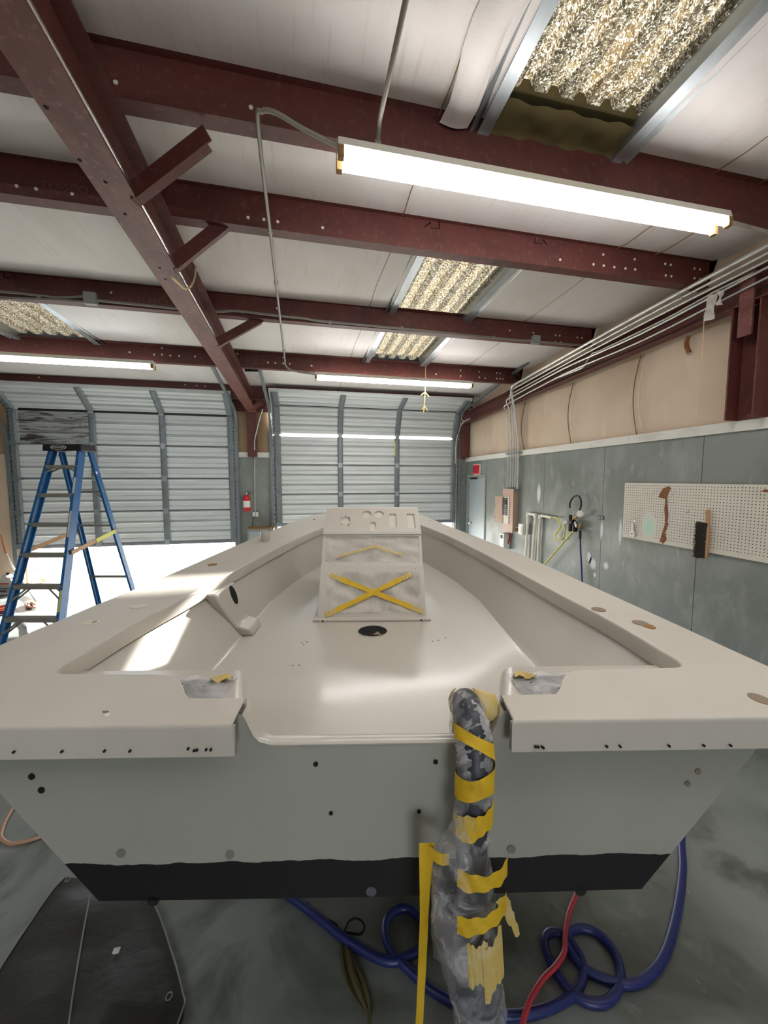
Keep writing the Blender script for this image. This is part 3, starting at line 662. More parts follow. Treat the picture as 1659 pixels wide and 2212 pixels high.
# ---- quarter shelves beside the notch
for sgn in (-1, 1):
    def shelf(u, v, sgn=sgn):
        y = .03 + .31 * v; xin = .33 + .36 * (y - .03)
        pr = [(1.02, 1.28), (.8, 1.28), (.6, 1.28), (xin + .045, 1.28), (xin + .024, 1.276), (xin + .008, 1.264), (xin, 1.24), (xin - .012, 1.15), (xin - .022, 1.08), (xin - .04, 1.035), (xin - .075, 1.022)]
        i = min(int(round(u * 10)), 10); a, z = pr[i]
        return (sgn * a, y, z)
    mb = MB().grid(shelf, 10, 6)
    mb.quad(*[(sgn * a, .34, z) for a, z in ((1.0, 1.03), (1.02, 1.28), (.49, 1.28), (.45, 1.24), (.43, 1.1), (.40, 1.03))])
    mb.build('quarter_shelf', 'gel', boat, smooth=40)
    # opening masked with plastic film
    x0, x1, y0, y1 = .455, .70, .12, .27
    o = MB().box((min(sgn * x0, sgn * x1), y0, 1.281), (max(sgn * x0, sgn * x1), y1, 1.2825)).build('opening', 'dark_hole', boat)
    def cr(u, v, sgn=sgn): return (sgn * (x0 - .01 + (x1 - x0 + .02) * u), y0 - .01 + (y1 - y0 + .02) * v, 1.288 + .007 * math.sin(u * 17 + v * 9 + sgn) * math.sin(v * 13 - u * 4))
    f_ = MB().grid(cr, 14, 10).build('masking_film', 'shelf_film', o, smooth=60)
    o2 = MB().grid(lambda u, v, sgn=sgn: (sgn * (x0 + .0 + .07 * u), y1 - .035 + .03 * v, 1.298 + .008 * math.sin(u * 8 + v * 5)), 6, 3).build('tape_scrap', 'tape2', o, smooth=60)
# ---- moulded pillar with an oval hole on the left side
pp = [(-.965, 1.30), (-.885, 1.30), (-.835, 1.16), (-.80, 1.09), (-.73, 1.065), (-.712, 1.02), (-.81, 1.02)]
pil = MB().prism(pp, lambda u, v, t: (u, t - .10 * (v - 1.02) / .28 * (1 if t < 1.3 else -.2), v), 1.255, 1.42).build('side_pillar', 'gel', boat, bevel=.012, smooth=30)
MB().disc((-.862, 1.36, 1.235), (.94, -.1, .33), .032, .06, seg=18, th=.004).build('oval_hole', 'dark_hole', pil)
MB().disc((-.868, 1.342, 1.20), (.94, -.1, .33), .018, .03, seg=14, th=.008).build('hole_edge', 'brown_hole', pil)
# ---- holes and bare patches in the deck
for (px, py, ru, rv, mt_) in ((1293, 1317, .030, .030, 'brown_hole'), (1383, 1346, .030, .03, 'brown_hole'), (1401, 1353, .022, .03, 'rust'), (1641, 1510, .022, .028, 'brown_hole'), (459, 1220, .03, .035, 'rust'), (196, 1345, .034, .028, 'peg'), (204, 1344, .008, .014, 'brown_hole'), (300, 1310, .04, .03, 'peg'), (679, 1122, .018, .03, 'brown_hole'), (928, 1125, .01, .02, 'brown_hole'), (232, 1545, .006, .006, 'white'), (228, 1538, .008, .003, 'brown_hole')):
    p = bS(px, py); MB().disc((p.x, p.y, sheer(p.y) + .0005), (0, 0, 1), ru, rv, up=(0, 1, 0), seg=16, th=.0016).build('deck_hole' if mt_ != 'white' else 'bare_patch', mt_, boat)
for (px, py) in ((29, 1625), (133, 1624), (225, 1623), (280, 1623), (406, 1618), (419, 1622), (425, 1621), (445, 1620), (455, 1620), (1157, 1614), (1163, 1614), (1171, 1614), (1174, 1616), (1311, 1613), (1340, 1613), (1446, 1612), (1521, 1611), (1579, 1611)):
    p = bY(px, py, -.058); MB().disc((p.x, -.0575, p.z), (0, -1, 0), .0032, seg=9, th=.002).build('screw_hole', 'dark_hole', boat)
for (px, py, r_, mt_) in ((69, 1677, .0085, 'dark_hole'), (90, 1706, .0085, 'dark_hole'), (682, 1650, .0065, 'dark_hole'), (941, 1645, .0065, 'dark_hole'), (715, 1756, .0055, 'dark_hole'), (905, 1752, .0055, 'dark_hole'), (262, 1842, .011, 'hull'), (497, 1845, .011, 'hull'), (1104, 1833, .011, 'hull'), (1507, 1666, .0085, 'brown_hole'), (1484, 1692, .0075, 'hull'), (1061, 1627, .003, 'dark_hole')):
    p = bY(px, py, 0)
    if mt_ == 'hull': MB().lathe([(r_ * 1.1, -.001), (r_ * 1.1, .003), (r_ * .8, .003), (r_ * .75, -.004)], (p.x, 0, p.z), (0, -1, 0), 14).disc((p.x, -.001, p.z), (0, -1, 0), r_ * .85, seg=14, th=.002).build('drain_recess', 'recess', boat, smooth=30)
    else: MB().disc((p.x, -.0005, p.z), (0, -1, 0), r_, seg=12, th=.0018).build('bolt_hole', mt_, boat)
p = bY(802, 1935, 0); MB().disc((p.x, 0, .829), (0, -1, 0), .014, seg=16, th=.0015).build('drain_scuff', 'label_dark', boat)
# sole access hole
p = bZ(805, 1364, ZSO)
sh = MB().disc((p.x, p.y, ZSO + .0005), (0, 0, 1), .088, seg=28, th=.002).build('access_hole', 'dark_hole', boat)
MB().tube([(p.x + .09 * math.cos(a / 28 * 2 * math.pi), p.y + .09 * math.sin(a / 28 * 2 * math.pi), ZSO + .002) for a in range(29)], .004, 6).build('rim', 'gel', sh, smooth=60)
MB().quad((p.x + .0, p.y - .055, ZSO + .004), (p.x + .055, p.y - .06, ZSO + .004), (p.x + .03, p.y - .01, ZSO + .004)).build('paper_scrap', 'brown_hole', sh)
for (px, py) in ((652, 1388), (663, 1387), (656, 1392), (632, 1438), (646, 1437), (935, 1385), (947, 1383), (962, 1378)):
    p = bZ(px, py, ZSO); MB().disc((p.x, p.y, ZSO), (0, 0, 1), .004, seg=8, th=.0012).build('screw_hole', 'dark_hole', boat)

# ---- console: plates with real openings
def plate(outline, holes, fn, depth, mb=None):
    """outline and holes are (u,v) loops; fn(u,v,d) -> point, d going inwards"""
    mb = mb or MB(); vs = [Vector(p) for p in outline]; es = [(i, (i + 1) % len(outline)) for i in range(len(outline))]
    for h in holes:
        b0 = len(vs); vs += [Vector(p) for p in h]; es += [(b0 + i, b0 + (i + 1) % len(h)) for i in range(len(h))]
    ov, oe, of, *_ = delaunay_2d_cdt(vs, es, [], 0, 1e-6)
    def inside(pt, poly):
        c = False; j = len(poly) - 1
        for i in range(len(poly)):
            if (poly[i][1] > pt[1]) != (poly[j][1] > pt[1]) and pt[0] < (poly[j][0] - poly[i][0]) * (pt[1] - poly[i][1]) / (poly[j][1] - poly[i][1]) + poly[i][0]: c = not c
            j = i
        return c
    b0 = len(mb.v); mb.v += [tuple(fn(v.x, v.y, 0)) for v in ov]
    for f in of:
        c = sum((ov[i] for i in f), Vector((0, 0))) / 3
        if inside(c, outline) and not any(inside(c, h) for h in holes): mb.f.append(tuple(b0 + i for i in f))
    for h in holes + [outline]:
        b1 = len(mb.v); n = len(h)
        for d in (0, depth): mb.v += [tuple(fn(u, v, d)) for u, v in h]
        for i in range(n): j = (i + 1) % n; mb.f.append((b1 + i, b1 + j, b1 + n + j, b1 + n + i))
    return mb
def rect(u0, v0, u1, v1): return [(u0, v0), (u1, v0), (u1, v1), (u0, v1)]
def oval(cu, cv, ru, rv, n=20): return [(cu + ru * math.cos(2 * math.pi * k / n), cv + rv * math.sin(2 * math.pi * k / n)) for k in range(n)]
CXB = -.02
cons = MB()
prof = [(1.508, 1.02), (1.665, 1.344), (1.705, 1.350), (1.783, 1.540), (1.770, 1.548), (1.775, 1.562), (2.005, 1.718), (2.05, 1.722), (2.32, 1.60), (2.36, 1.02)]
for sgn in (-1, 1):
    cons.quad(*[(CXB + sgn * (.357 - .012 * (z - 1.02)), y, z) for y, z in prof])
def hw(z): return .357 - .012 * (z - 1.02)
for a, b in zip(prof[1:], prof[2:]):
    if (a, b) in ((prof[2], prof[3]), (prof[5], prof[6])): continue
    cons.quad((CXB - hw(a[1]), a[0], a[1]), (CXB + hw(a[1]), a[0], a[1]), (CXB + hw(b[1]), b[0], b[1]), (CXB - hw(b[1]), b[0], b[1]))
def face(a, b):
    d = Vector((0, b[0] - a[0], b[1] - a[1])); nrm = Vector((0, d.z, -d.y)).normalized()
    return lambda u, v, dd: Vector((CXB + (2 * u - 1) * (hw(a[1]) + (hw(b[1]) - hw(a[1])) * v), a[0], a[1])) + d * v + nrm * dd
low, upp, das = face(prof[0], prof[1]), face(prof[2], prof[3]), face(prof[5], prof[6])
plate(rect(0, 0, 1, 1), [rect(.085, .15, .94, .86)], low, .02, cons)
plate(rect(0, 0, 1, 1), [rect(.03, .06, .97, .95)], upp, .02, cons)
def du(x, y):
    v = (280 - y) / 210.; l = 395 + 30 * v; r = 1222 - 27 * v; return (x - l) / (r - l), v * (1 - .0)
holes = []
for (x, y, rx, ry) in ((584, 182, 38, 34), (762, 127, 42, 33), (865, 127, 42, 33)):
    u, v = du(x, y); holes.append(oval(u, v, rx / 800, ry / 210))
u, v = du(812, 232); holes.append([(u + .033 * math.copysign(abs(math.cos(a)) ** .6, math.cos(a)), v + .19 * math.sin(a)) for a in [2 * math.pi * k / 20 for k in range(20)]])
for (xa, xb, ya, yb_) in ((955, 1010, 240, 122), (1112, 1162, 248, 122)):
    u0, v0 = du(xa, ya); u1, v1 = du(xb, yb_); holes.append(rect(u0, v0, u1, v1))
plate(rect(0, 0, 1, 1), holes, das, .018, cons)
console = cons.build('console', 'deck', boat, smooth=25, recalc=True)
bd = MB().quad(das(0.02, .03, .0175), das(.98, .03, .0175), das(.98, .97, .0175), das(.02, .97, .0175)).build('masking_paper', 'brown_hole', console)
bd.data.materials[0] = M['peg']
for (x, y) in ((547, 155), (582, 142), (616, 157), (550, 212), (605, 222), (612, 214)):
    u, v = du(x, y); MB().disc(das(u, v, 0), (0, -.55, .83), .004, seg=8, th=.0015).build('screw_hole', 'dark_hole', console)
for f_, vs_ in ((low, (.05, .93)), (upp, (.025, .975))):
    for v in vs_:
        for u in (.08, .36, .64, .92):
            MB().disc(f_(u, v, 0), (0, -.9, .43), .003, seg=8, th=.0012).build('screw_hole', 'brown_hole', console)
MB().box((CXB - .383, 1.47, ZSO), (CXB + .383, 2.40, ZSO + .016)).build('base_flange', 'deck', console, bevel=.005)
for sx in (-.318, .318): MB().disc((CXB + sx, 1.469, ZSO + .008), (0, -1, 0), .006, seg=10, th=.002).build('bolt_hole', 'dark_hole', console)
def wr_(u, v, k): return .004 * math.sin(u * 7 + v * 9 + k) * math.sin(v * 5 - u * 11) + .002 * math.sin((u * 1.3 + v) * 16 + k)
fl = MB().grid(lambda u, v: low(.07 + .89 * u, .13 + .75 * v, -.002 + .012 * math.sin(math.pi * u) * math.sin(math.pi * v) + wr_(u, v, 1) * 1.0), 40, 24).build('masking_film', 'overspray_film', console, smooth=70)
fu = MB().grid(lambda u, v: upp(.025 + .95 * u, .05 + .91 * v, .008 + .008 * math.sin(math.pi * u) * math.sin(math.pi * v) + wr_(u, v, 4)), 40, 14).build('masking_film', 'overspray_film', console, smooth=70)
def tape(a, b, w, mt_, par, f_, dd, nm='tape'):
    a, b = Vector(a), Vector(b); d = b - a; nn = Vector((-d.y * .45, d.x / .45 * 1)).normalized()
    nn = Vector((-d.y, d.x * 4.3)).normalized()
    return MB().grid(lambda s, t: f_(*(a + d * s + nn * ((t - .5) * w * (1 + .08 * math.sin(s * 14)))), dd + .0015 * math.sin(s * 20)), 14, 2).build(nm, mt_, par, smooth=60)
for a, b in (((.20, .74), (.86, .22)), ((.78, .74), (.17, .17))):
    tape(a, b, .085, 'tape', fl, low, -.008)
    d_ = (Vector(b) - Vector(a)) * .16
    tape(Vector(a) - d_, a, .09, 'tape2', fl, low, -.0065); tape(b, Vector(b) + d_, .09, 'tape2', fl, low, -.0065)
for a, b in (((.16, .25), (.55, .62)), ((.80, .3), (.5, .62))): tape(a, b, .06, 'tape2', fu, upp, -.002)
# timber cribs that carry the hull, out of sight under it
for lb, y in (('timber crib of stacked beams under the stern half of the boat', 1.5), ('timber crib of stacked beams under the bow half of the boat', 3.1)):
    q = BO + bfv * y; cr_ = empty('timber_crib', q, -BYAW, lb, 'timber crib')
    for k in range(5):
        zk_ = .811 / 5
        if k % 2 == 0:
            for s in (-1, 1): MB().box((-.38, s * .22 - .07, k * zk_), (.38, s * .22 + .07, (k + 1) * zk_)).build('beam', 'rawtimber', cr_, bevel=.006)
        else:
            for s in (-1, 1): MB().box((s * .28 - .07, -.32, k * zk_), (s * .28 + .07, .32, (k + 1) * zk_)).build('beam', 'rawtimber', cr_, bevel=.006)

# ================================================================== THE WRAPPED RIGGING HOSE OVER THE STERN
def BW(p): return BO + brv * p[0] + bfv * p[1] + Vector((0, 0, p[2]))
hs = empty('rigging_hose', BW((.25, -.09, 0)), -BYAW, 'dark rigging hose wrapped in clear plastic and yellow tape over the stern', 'hose')
HP = smooth_path([(.29, .26, 1.075), (.275, .17, 1.16), (.258, .085, 1.285), (.246, .035, 1.335), (.243, -.015, 1.342), (.243, -.055, 1.315), (.243, -.078, 1.26), (.241, -.086, 1.19), (.238, -.09, 1.08), (.237, -.093, .95), (.243, -.097, .8), (.26, -.1, .62), (.275, -.105, .4), (.285, -.11, .2), (.29, -.05, .07), (.30, .1, .045)], 6)
def hrad(z): return .036 + .014 * max(0, min(1, (1.05 - z) / .35))
o = MB().tube([BW(p) for p in HP], .036, 16, rs=[hrad(p.z) + .0012 * math.sin(i * 1.9) for i, p in enumerate(HP)]).build('hose', 'hosecore', smooth=60); place(o, hs)
def frad(z):
    if z > 1.1: return .043
    t_ = max(0, min(1, (1.1 - z) / .12)); return .043 + .034 * t_ * (1 if z > .78 else max(.35, 1 - (.78 - z) * 2.2))
sub = [p for p in HP if p.y < .2 and p.z > .3]
mb = MB(); seg = 22; rows = 0; S2 = smooth_path(sub, 2)
for i, p in enumerate(S2):
    for k in range(seg):
        a = 2 * math.pi * k / seg; d = (S2[min(i + 1, len(S2) - 1)] - S2[max(i - 1, 0)]).normalized(); u = Vector((1, 0, 0)); w = d.cross(u).normalized()
        off = -.022 * (1 if .78 < p.z < 1.06 else max(0, 1 - abs(p.z - .92) / .3)) if p.z < 1.15 else 0
        r = frad(p.z) + .0035 * math.sin(k * 2.1 + i * .9) * math.sin(i * .55 + k) + .003 * random.uniform(-1, 1)
        q = p + (u * math.cos(a) + w * math.sin(a) * .8) * r + Vector((off, 0, 0)); mb.v.append(tuple(BW(q)))
for i in range(len(S2) - 1):
    for k in range(seg): k2 = (k + 1) % seg; mb.f.append((i * seg + k, i * seg + k2, (i + 1) * seg + k2, (i + 1) * seg + k))
place(mb.build('plastic_wrap', 'clear_film', smooth=70), hs)
place(MB().lathe([(.0, 0), (.03, .004), (.04, .02), (.037, .05), (.03, .065)], BW((.285, .02, 1.30)), (.3, .3, 1), 12).build('plastic_knot', 'tape2', smooth=60), hs)
# yellow tape bands wound round the hose
def band(z, h, tilt, a0, a1, extra=.004, mt_='tape', cx=0.):
    i = min(range(len(S2)), key=lambda j: abs(S2[j].z - z) + (10 if S2[j].y > -.05 and z < 1.3 else 0)); c = S2[i]
    d = (S2[min(i + 1, len(S2) - 1)] - S2[max(i - 1, 0)]).normalized(); u = Vector((1, 0, 0)); w = d.cross(u).normalized()
    if w.y > 0: w = -w
    r0 = frad(c.z) + extra
    def fn(s, t):
        a = R(a0 + (a1 - a0) * s)
        p = c + u * (math.cos(a) * r0 + cx) + w * (math.sin(a) * r0 * .86) + d * ((t - .5) * h * (1 + .12 * math.sin(s * 9)) - math.cos(a) * r0 * tilt)
        p = p + w * (.0022 * math.sin(s * 25 + t * 6))
        return BW(p)
    place(MB().grid(fn, 24, 3).build('tape_band', mt_, smooth=60), hs)
band(1.335, .03, .25, -60, 240); band(1.300, .032, -.5, -60, 240); band(1.215, .055, .25, -80, 260); band(1.125, .055, .45, 10, 120); band(1.125, .06, .3, 100, 200, mt_='tape2')
band(1.015, .042, .12, 15, 140, .006, cx=.012); band(.925, .042, .25, 25, 125, .006, cx=.0)
band(.79, .12, .9, 40, 85, .003, 'tape2'); band(.83, .1, .2, 75, 110, .002, 'tape2')
# loose tape end on the right side
o = MB().grid(lambda s, t: BW((.315 + .05 * s + (t - .5) * .03 * (1 - s * .85), -.085 + .01 * s, .90 - .115 * s + (t - .5) * .02 + .006 * math.sin(s * 20 + t * 4))), 10, 3).build('loose_tape_end', 'tape2', smooth=60); place(o, hs)
# long strip hanging free
def rib(s, t):
    z = 1.068 - .70 * s; w = .036 * (1 - .55 * math.sin(math.pi * min(1, max(0, (s - .35) / .6))) * .9); tw = math.sin(s * 5.2) * .8
    return BW((.126 - .012 * s - .012 * s * s + (t - .5) * w * math.cos(tw), -.10 + (t - .5) * w * math.sin(tw), z))
place(MB().grid(rib, 30, 3).build('hanging_tape_strip', 'tape', smooth=60), hs)
place(MB().grid(lambda s, t: BW((.13 + .05 * s, -.10 - .012 * math.sin(math.pi * s), 1.066 - .03 * t - .025 * s)), 8, 2).build('tape_tail', 'tape', smooth=60), hs)
# ================================================================== LAMPS
def strip_lamp(label, x0, x1, y, z, tubes, glow):
    L = empty('fluorescent_lamp', ((x0 + x1) / 2, y, z), label=label, cat='lamp', group='fluorescent strip lamps')
    place(MB().prism([(-.06, 0), (.06, 0), (.046, .045), (-.046, .045)], lambda u, v, t: (t, y + u, z + v), x0, x1).build('housing', 'lamp_white', bevel=.003), L)
    for xe, sg in ((x0, 1), (x1, -1)):
        for ty in tubes: place(MB().box((min(xe, xe + sg * .03), y + ty - .018, z - .055), (max(xe, xe + sg * .03), y + ty + .018, z)).build('socket', 'rust', bevel=.003), L)
    for ty in tubes: place(MB().tube([(x0 + .03, y + ty, z - .03), (x1 - .03, y + ty, z - .03)], .019, 12).build('tube', glow, smooth=60), L)
    return L
a, b = PY(728, 322, 2.07), PY(1562, 474, 2.07)
strip_lamp('large bright fluorescent lamp with two tubes, closest to the viewer', a.x, b.x, 2.07, 3.565, (-.043, .043), 'tube_glow')
a, b = PY(680, 808, 5.75), PY(1019, 832, 5.75)
strip_lamp('fluorescent lamp hanging in front of the right sectional door', a.x, b.x, 5.75, 3.43, (-.042, .042), 'tube_glow')
b = PY(333, 783, 5.75)
strip_lamp('cool white fluorescent lamp above the left sectional door', b.x - 2.44, b.x, 5.75, 3.45, (-.042, .042), 'tube_glow_cool')

strip_lamp('added unseen fill lamp behind the viewer, right of the rafter', .2, 2.64, -.1, 3.62, (-.043, .043), 'tube_glow')  # out-of-view lamp added to fill the stern and near ceiling
strip_lamp('added unseen fill lamp behind the viewer, left of the rafter', -4.2, -1.76, -.1, 3.62, (-.043, .043), 'tube_glow')  # second added fill lamp, also out of view
# ================================================================== CONDUITS AND BOXES OVERHEAD
def conduit(label, pts, r=.011, mat='conduit', smooth_n=0, clamps=(), group='overhead conduits'):
    P_ = smooth_path(pts, smooth_n) if smooth_n else [Vector(p) for p in pts]
    root = empty('conduit', P_[0], label=label, cat='conduit', group=group)
    place(MB().tube(P_, r, 8).build('pipe', mat, smooth=60), root)
    for c in clamps: place(MB().box((c[0] - .016, c[1] - .016, c[2] - .006), (c[0] + .016, c[1] + .016, c[2] + .02)).build('coupling', mat, bevel=.003), root)
    return root
cx_ = -.172; zz = lambda y: zb(y) - .014
conduit('thin steel conduit crossing under the purlins to both bright lamps', [(.25, 2.07, 3.59), (.05, 2.05, 3.63), (-.08, 2.04, zz(2.04) - .01), (-.15, 2.06, zz(2.05)), (cx_, 2.14, zz(2.14)), (cx_, 2.9, zz(2.9)), (cx_, 4.34, zz(4.34)), (cx_, 5.5, zz(5.5)), (cx_, 5.68, zz(5.7) - .01), (-.12, 5.74, 3.5), (.0, 5.75, 3.47), (.24, 5.75, 3.45)], .011, 'conduit_dull', 3, [(cx_, 2.93, zz(2.93)), (cx_, 3.6, zz(3.6)), (cx_, 4.36, zz(4.36)), (cx_, 5.2, zz(5.2))])
conduit('pale steel conduit coming down from above onto the largest lamp', [(.42, -.6, zb(-.6) - .03), (.415, 2.0, 3.70), (.415, 2.07, 3.62)], .012, 'conduit_dull', 0, [(.415, 2.06, 3.625)])
b = PY(1562, 480, 2.07)
conduit('short conduit from the largest lamp to the right wall', [(b.x, 2.07, 3.585), (b.x + .1, 2.075, 3.58), (XR - .1, 2.15, 3.60)], .011, 'conduit', 3)
yy = PUR[2] - .022
def onP3(*pp): return [PY(x, y, yy) for x, y in pp]
conduit('grey conduit running along the perforated purlin from box to box', onP3((204, 648), (380, 666), (470, 673), (510, 672), (600, 682), (660, 688), (700, 694), (880, 711), (1100, 733), (1145, 735)), .013, 'conduit_dull', 4, onP3((713, 697), (868, 710), (1065, 730)))
conduit('grey conduit on the purlin right of the small grey box', onP3((1165, 738), (1255, 746), (1330, 752)), .012, 'conduit_dull', 2)
conduit('upper of two conduits entering the grey box at far left', onP3((-260, 615), (0, 630), (90, 639), (130, 643), (188, 640)), .012, 'conduit_dull', 4)
conduit('lower of two conduits entering the grey box at far left', onP3((-260, 628), (0, 643), (90, 646), (130, 648), (188, 653)), .012, 'conduit_dull', 4, onP3((86, 645),))
for (px, py, s_, lb) in ((197, 646, .055, 'grey junction box on the purlin left of the rafter'), (1156, 735, .05, 'grey junction box on the purlin above the far lamp')):
    p = PY(px, py, yy); jb = empty('junction_box', p, label=lb, cat='junction box')
    place(MB().box((p.x - s_, yy - .035, p.z - s_), (p.x + s_, yy + .02, p.z + s_)).build('box', 'grey_box', bevel=.005), jb)
    place(MB().box((p.x - s_ * .92, yy - .04, p.z - s_ * .92), (p.x + s_ * .92, yy - .035, p.z + s_ * .92)).build('cover', 'grey_box', bevel=.003), jb)
conduit('bright conduit tucked in the flange of the large rafter', [(RX + .062, y, zr(y) + .06) for y in (-1, 1, 2.5, 4.0, 4.6)], .012, 'steel_bright')
q = PX(385, 612, RX + .05); conduit('loop of pale cable hanging from the large rafter', [PX(x, y, RX + .09) for x, y in ((372, 600), (385, 612), (400, 624), (412, 618), (420, 600), (423, 575))], .008, 'string', 3, group='cables')
# bundle along the right wall down into the panel
ytop = [PX(x, 1040, XR - .06).y for x in (1118, 1113, 1108, 1103, 1097)]
zpan = PX(1100, 1060, XR - .1).z
lbs = ['thick bright conduit along the right wall, topmost of the bundle', 'second conduit from the top in the right wall bundle', 'third conduit from the top in the right wall bundle', 'fourth conduit from the top in the right wall bundle', 'lowest thin conduit of the right wall bundle']
for k in range(5):
    off = (.305, .265, .22, .17, .10)[k]; xx = XR - (.24, .21, .19, .20, .19)[k]; yk = ytop[k]; r_ = (.019, .013, .012, .012, .010)[k]
    path = [(xx, 1.2, ze(1.2) + off + .02), (xx, 2.2, ze(2.2) + off + .02), (xx, 3.4, ze(3.4) + off + .01 - (.05 if k > 2 else 0)), (xx, 4.6, ze(4.6) + off - .02), (xx, yk - .25, ze(yk) + off - .04 - .01 * k), (xx, yk - .06, ze(yk) + off - .06 - .01 * k), (xx + .03, yk, ze(yk) + off - .14), (xx + .08, yk, ze(yk) - .1), (XR - .07, yk, ZW + .15), (XR - .06, yk, ZT - .2), (XR - .06, yk, zpan + .05), (XR - .06, yk, zpan)]
    conduit(lbs[k], path, r_, 'conduit', 4, [(xx, 3.0, ze(3.0) + off + .0)] if k in (0, 1) else [], 'right wall conduit bundle')
conduit('conduit with an offset kink low in the right wall bundle', [PX(x, y, XR - .17) for x, y in ((1628, 590), (1560, 622), (1500, 655), (1440, 688), (1350, 732), (1290, 760), (1278, 765), (1262, 790), (1250, 798), (1200, 818), (1140, 848))], .010, 'conduit', 3)
conduit('vertical conduit in the corner beside the exit door', [(XR - .25, YB - .06, 3.25), (XR - .25, YB - .06, .0)], .016, 'conduit_dull')
conduit('bent conduit dropping into the corner beside the exit door', [(XR - .2, YB - .6, 3.2), (XR - .2, YB - .25, 3.17), (XR - .22, YB - .15, 3.05), (XR - .27, YB - .06, 2.75), (XR - .28, YB - .06, 2.3)], .013, 'conduit', 4)
# strap across the vertical conduits
tag(MB().box((XR - .08, min(ytop) - .06, ZT + .04), (XR - .075, max(ytop) + .06, ZT + .065)).box((XR - .075, min(ytop) - .06, ZT + .04), (XR - .02, min(ytop) - .05, ZT + .065)).build('conduit_strap', 'stile'), 'steel strap holding the vertical conduits above the panel', 'strap')

# plastic rag and string caught on the conduits
p = PX(1530, 660, XR - .27)
rg = empty('plastic_rag', p, label='torn translucent plastic rag hanging on the conduits', cat='rag')
place(MB().grid(lambda u, v: (p.x + .015 * math.sin(v * 7 + u * 5), p.y + (u - .5) * .09 * (1 - .4 * abs(v - .6)) + .015 * math.sin(v * 5) - .04 * (1 - v), p.z + .075 - .20 * v), 8, 12).build('long_flap', 'overspray_film', smooth=70), rg)
place(MB().grid(lambda u, v: (p.x - .01 + .015 * math.sin(v * 7 + u * 5), p.y - .10 + (u - .5) * .035, p.z + .075 - .115 * v), 4, 8).build('short_flap', 'overspray_film', smooth=70), rg)
a = PX(1521, 692, XR - .27)
tag(MB().tube([(a.x, a.y, a.z + .02), (a.x + .004, a.y, a.z - .4), (a.x, a.y + .005, a.z - .86)], .003, 5).build('hanging_string', 'string'), 'thin yellow string hanging in front of the right wall', 'string')
# scrap stuck to the insulation
p = PX(1487, 745, XR - .03); tag(MB().grid(lambda u, v: (p.x - .02 * math.sin(u * 3.1), p.y + (u - .5) * .05 + .02 * math.sin(v * 4), p.z + .08 - .16 * v), 5, 7).build('insulation_scrap', 'hardboard', smooth=60, solid=.003), 'torn brown scrap of facing hanging off the tan insulation', 'scrap')
# ribbon tied to the far purlin
p = PY(918, 790, PUR[3] - .03)
cd = empty('tied_ribbon', p, label='knotted pale ribbon hanging from the purlin near the far lamp', cat='ribbon')
place(MB().tube([(p.x, p.y - .03, p.z + .03), (p.x - .005, p.y - .05, p.z - .20), (p.x - .012, p.y - .05, p.z - .45), (p.x - .03, p.y - .05, p.z - .73)], .008, 6).build('cord', 'tape2', smooth=60), cd)
for z_, s_ in ((.42, .07), (.64, .05)):
    for sg in (-1, 1):
        place(MB().grid(lambda u, v, sg=sg, z_=z_, s_=s_: (p.x - .012 + sg * s_ * u, p.y - .055, p.z - z_ - .05 * u * (1 if sg < 0 else 1.4) + (v - .5) * .025), 5, 2).build('bow_end', 'tape2', smooth=60, solid=.002), cd)

# ================================================================== RIGHT WALL THINGS
# electrical panel
Yn = PX(1119, 1100, XR).y; fx = PY(1107, 1100, Yn).x; Yf = PX(1086, 1100, fx).y
zt_, zb_ = PX(1107, 1059, fx).z, PX(1107, 1149, fx).z
ep = empty('electrical_panel', (XR, (Yn + Yf) / 2, zb_), label='beige electrical breaker panel with its door hanging open', cat='breaker panel')
place(MB().box((fx + .02, Yn, zb_), (XR, Yf, zt_)).build('body', 'panelbox', bevel=.004), ep)
place(MB().box((fx, Yn - .015, zb_ - .02), (fx + .02, Yf + .015, zt_ + .02)).build('cover', 'panelbox', bevel=.004), ep)
zi0, zi1 = zb_ + .12, zt_ - .12
place(MB().box((fx - .012, Yn + .1, zi0), (fx, Yf - .05, zi1)).build('breaker_bay', 'peg'), ep)
for k in range(9):
    for s_ in (0, 1): place(MB().box((fx - .02, Yn + .14 + s_ * .1, zi0 + .15 + k * .035), (fx - .012, Yn + .21 + s_ * .1, zi0 + .175 + k * .035)).build('breaker', 'black'), ep)
place(MB().box((fx - .024, Yn + .17, zi1 - .12), (fx - .012, Yn + .26, zi1 - .05)).build('main_breaker', 'black'), ep)
de = PX(1069, 1110, fx - .05)
dp = place(MB().bar((fx - .008, Yf - .03, (zi0 + zi1) / 2), (fx - .05, de.y, (zi0 + zi1) / 2), .012, zi1 - zi0).build('panel_door', 'panelbox', bevel=.003), ep)
for zz_ in (.2, .6): place(MB().box((fx - .052, de.y - .03, zi0 + zz_ * (zi1 - zi0) - .02), (fx - .036, de.y - .01, zi0 + zz_ * (zi1 - zi0) + .02)).build('latch', 'black'), ep)
for yk in ytop: place(MB().lathe([(.02, 0), (.02, .035), (.015, .04), (.015, .06)], (XR - .06, yk, zt_ - .01), (0, 0, 1), 10).build('conduit_fitting', 'stile', smooth=40), ep)
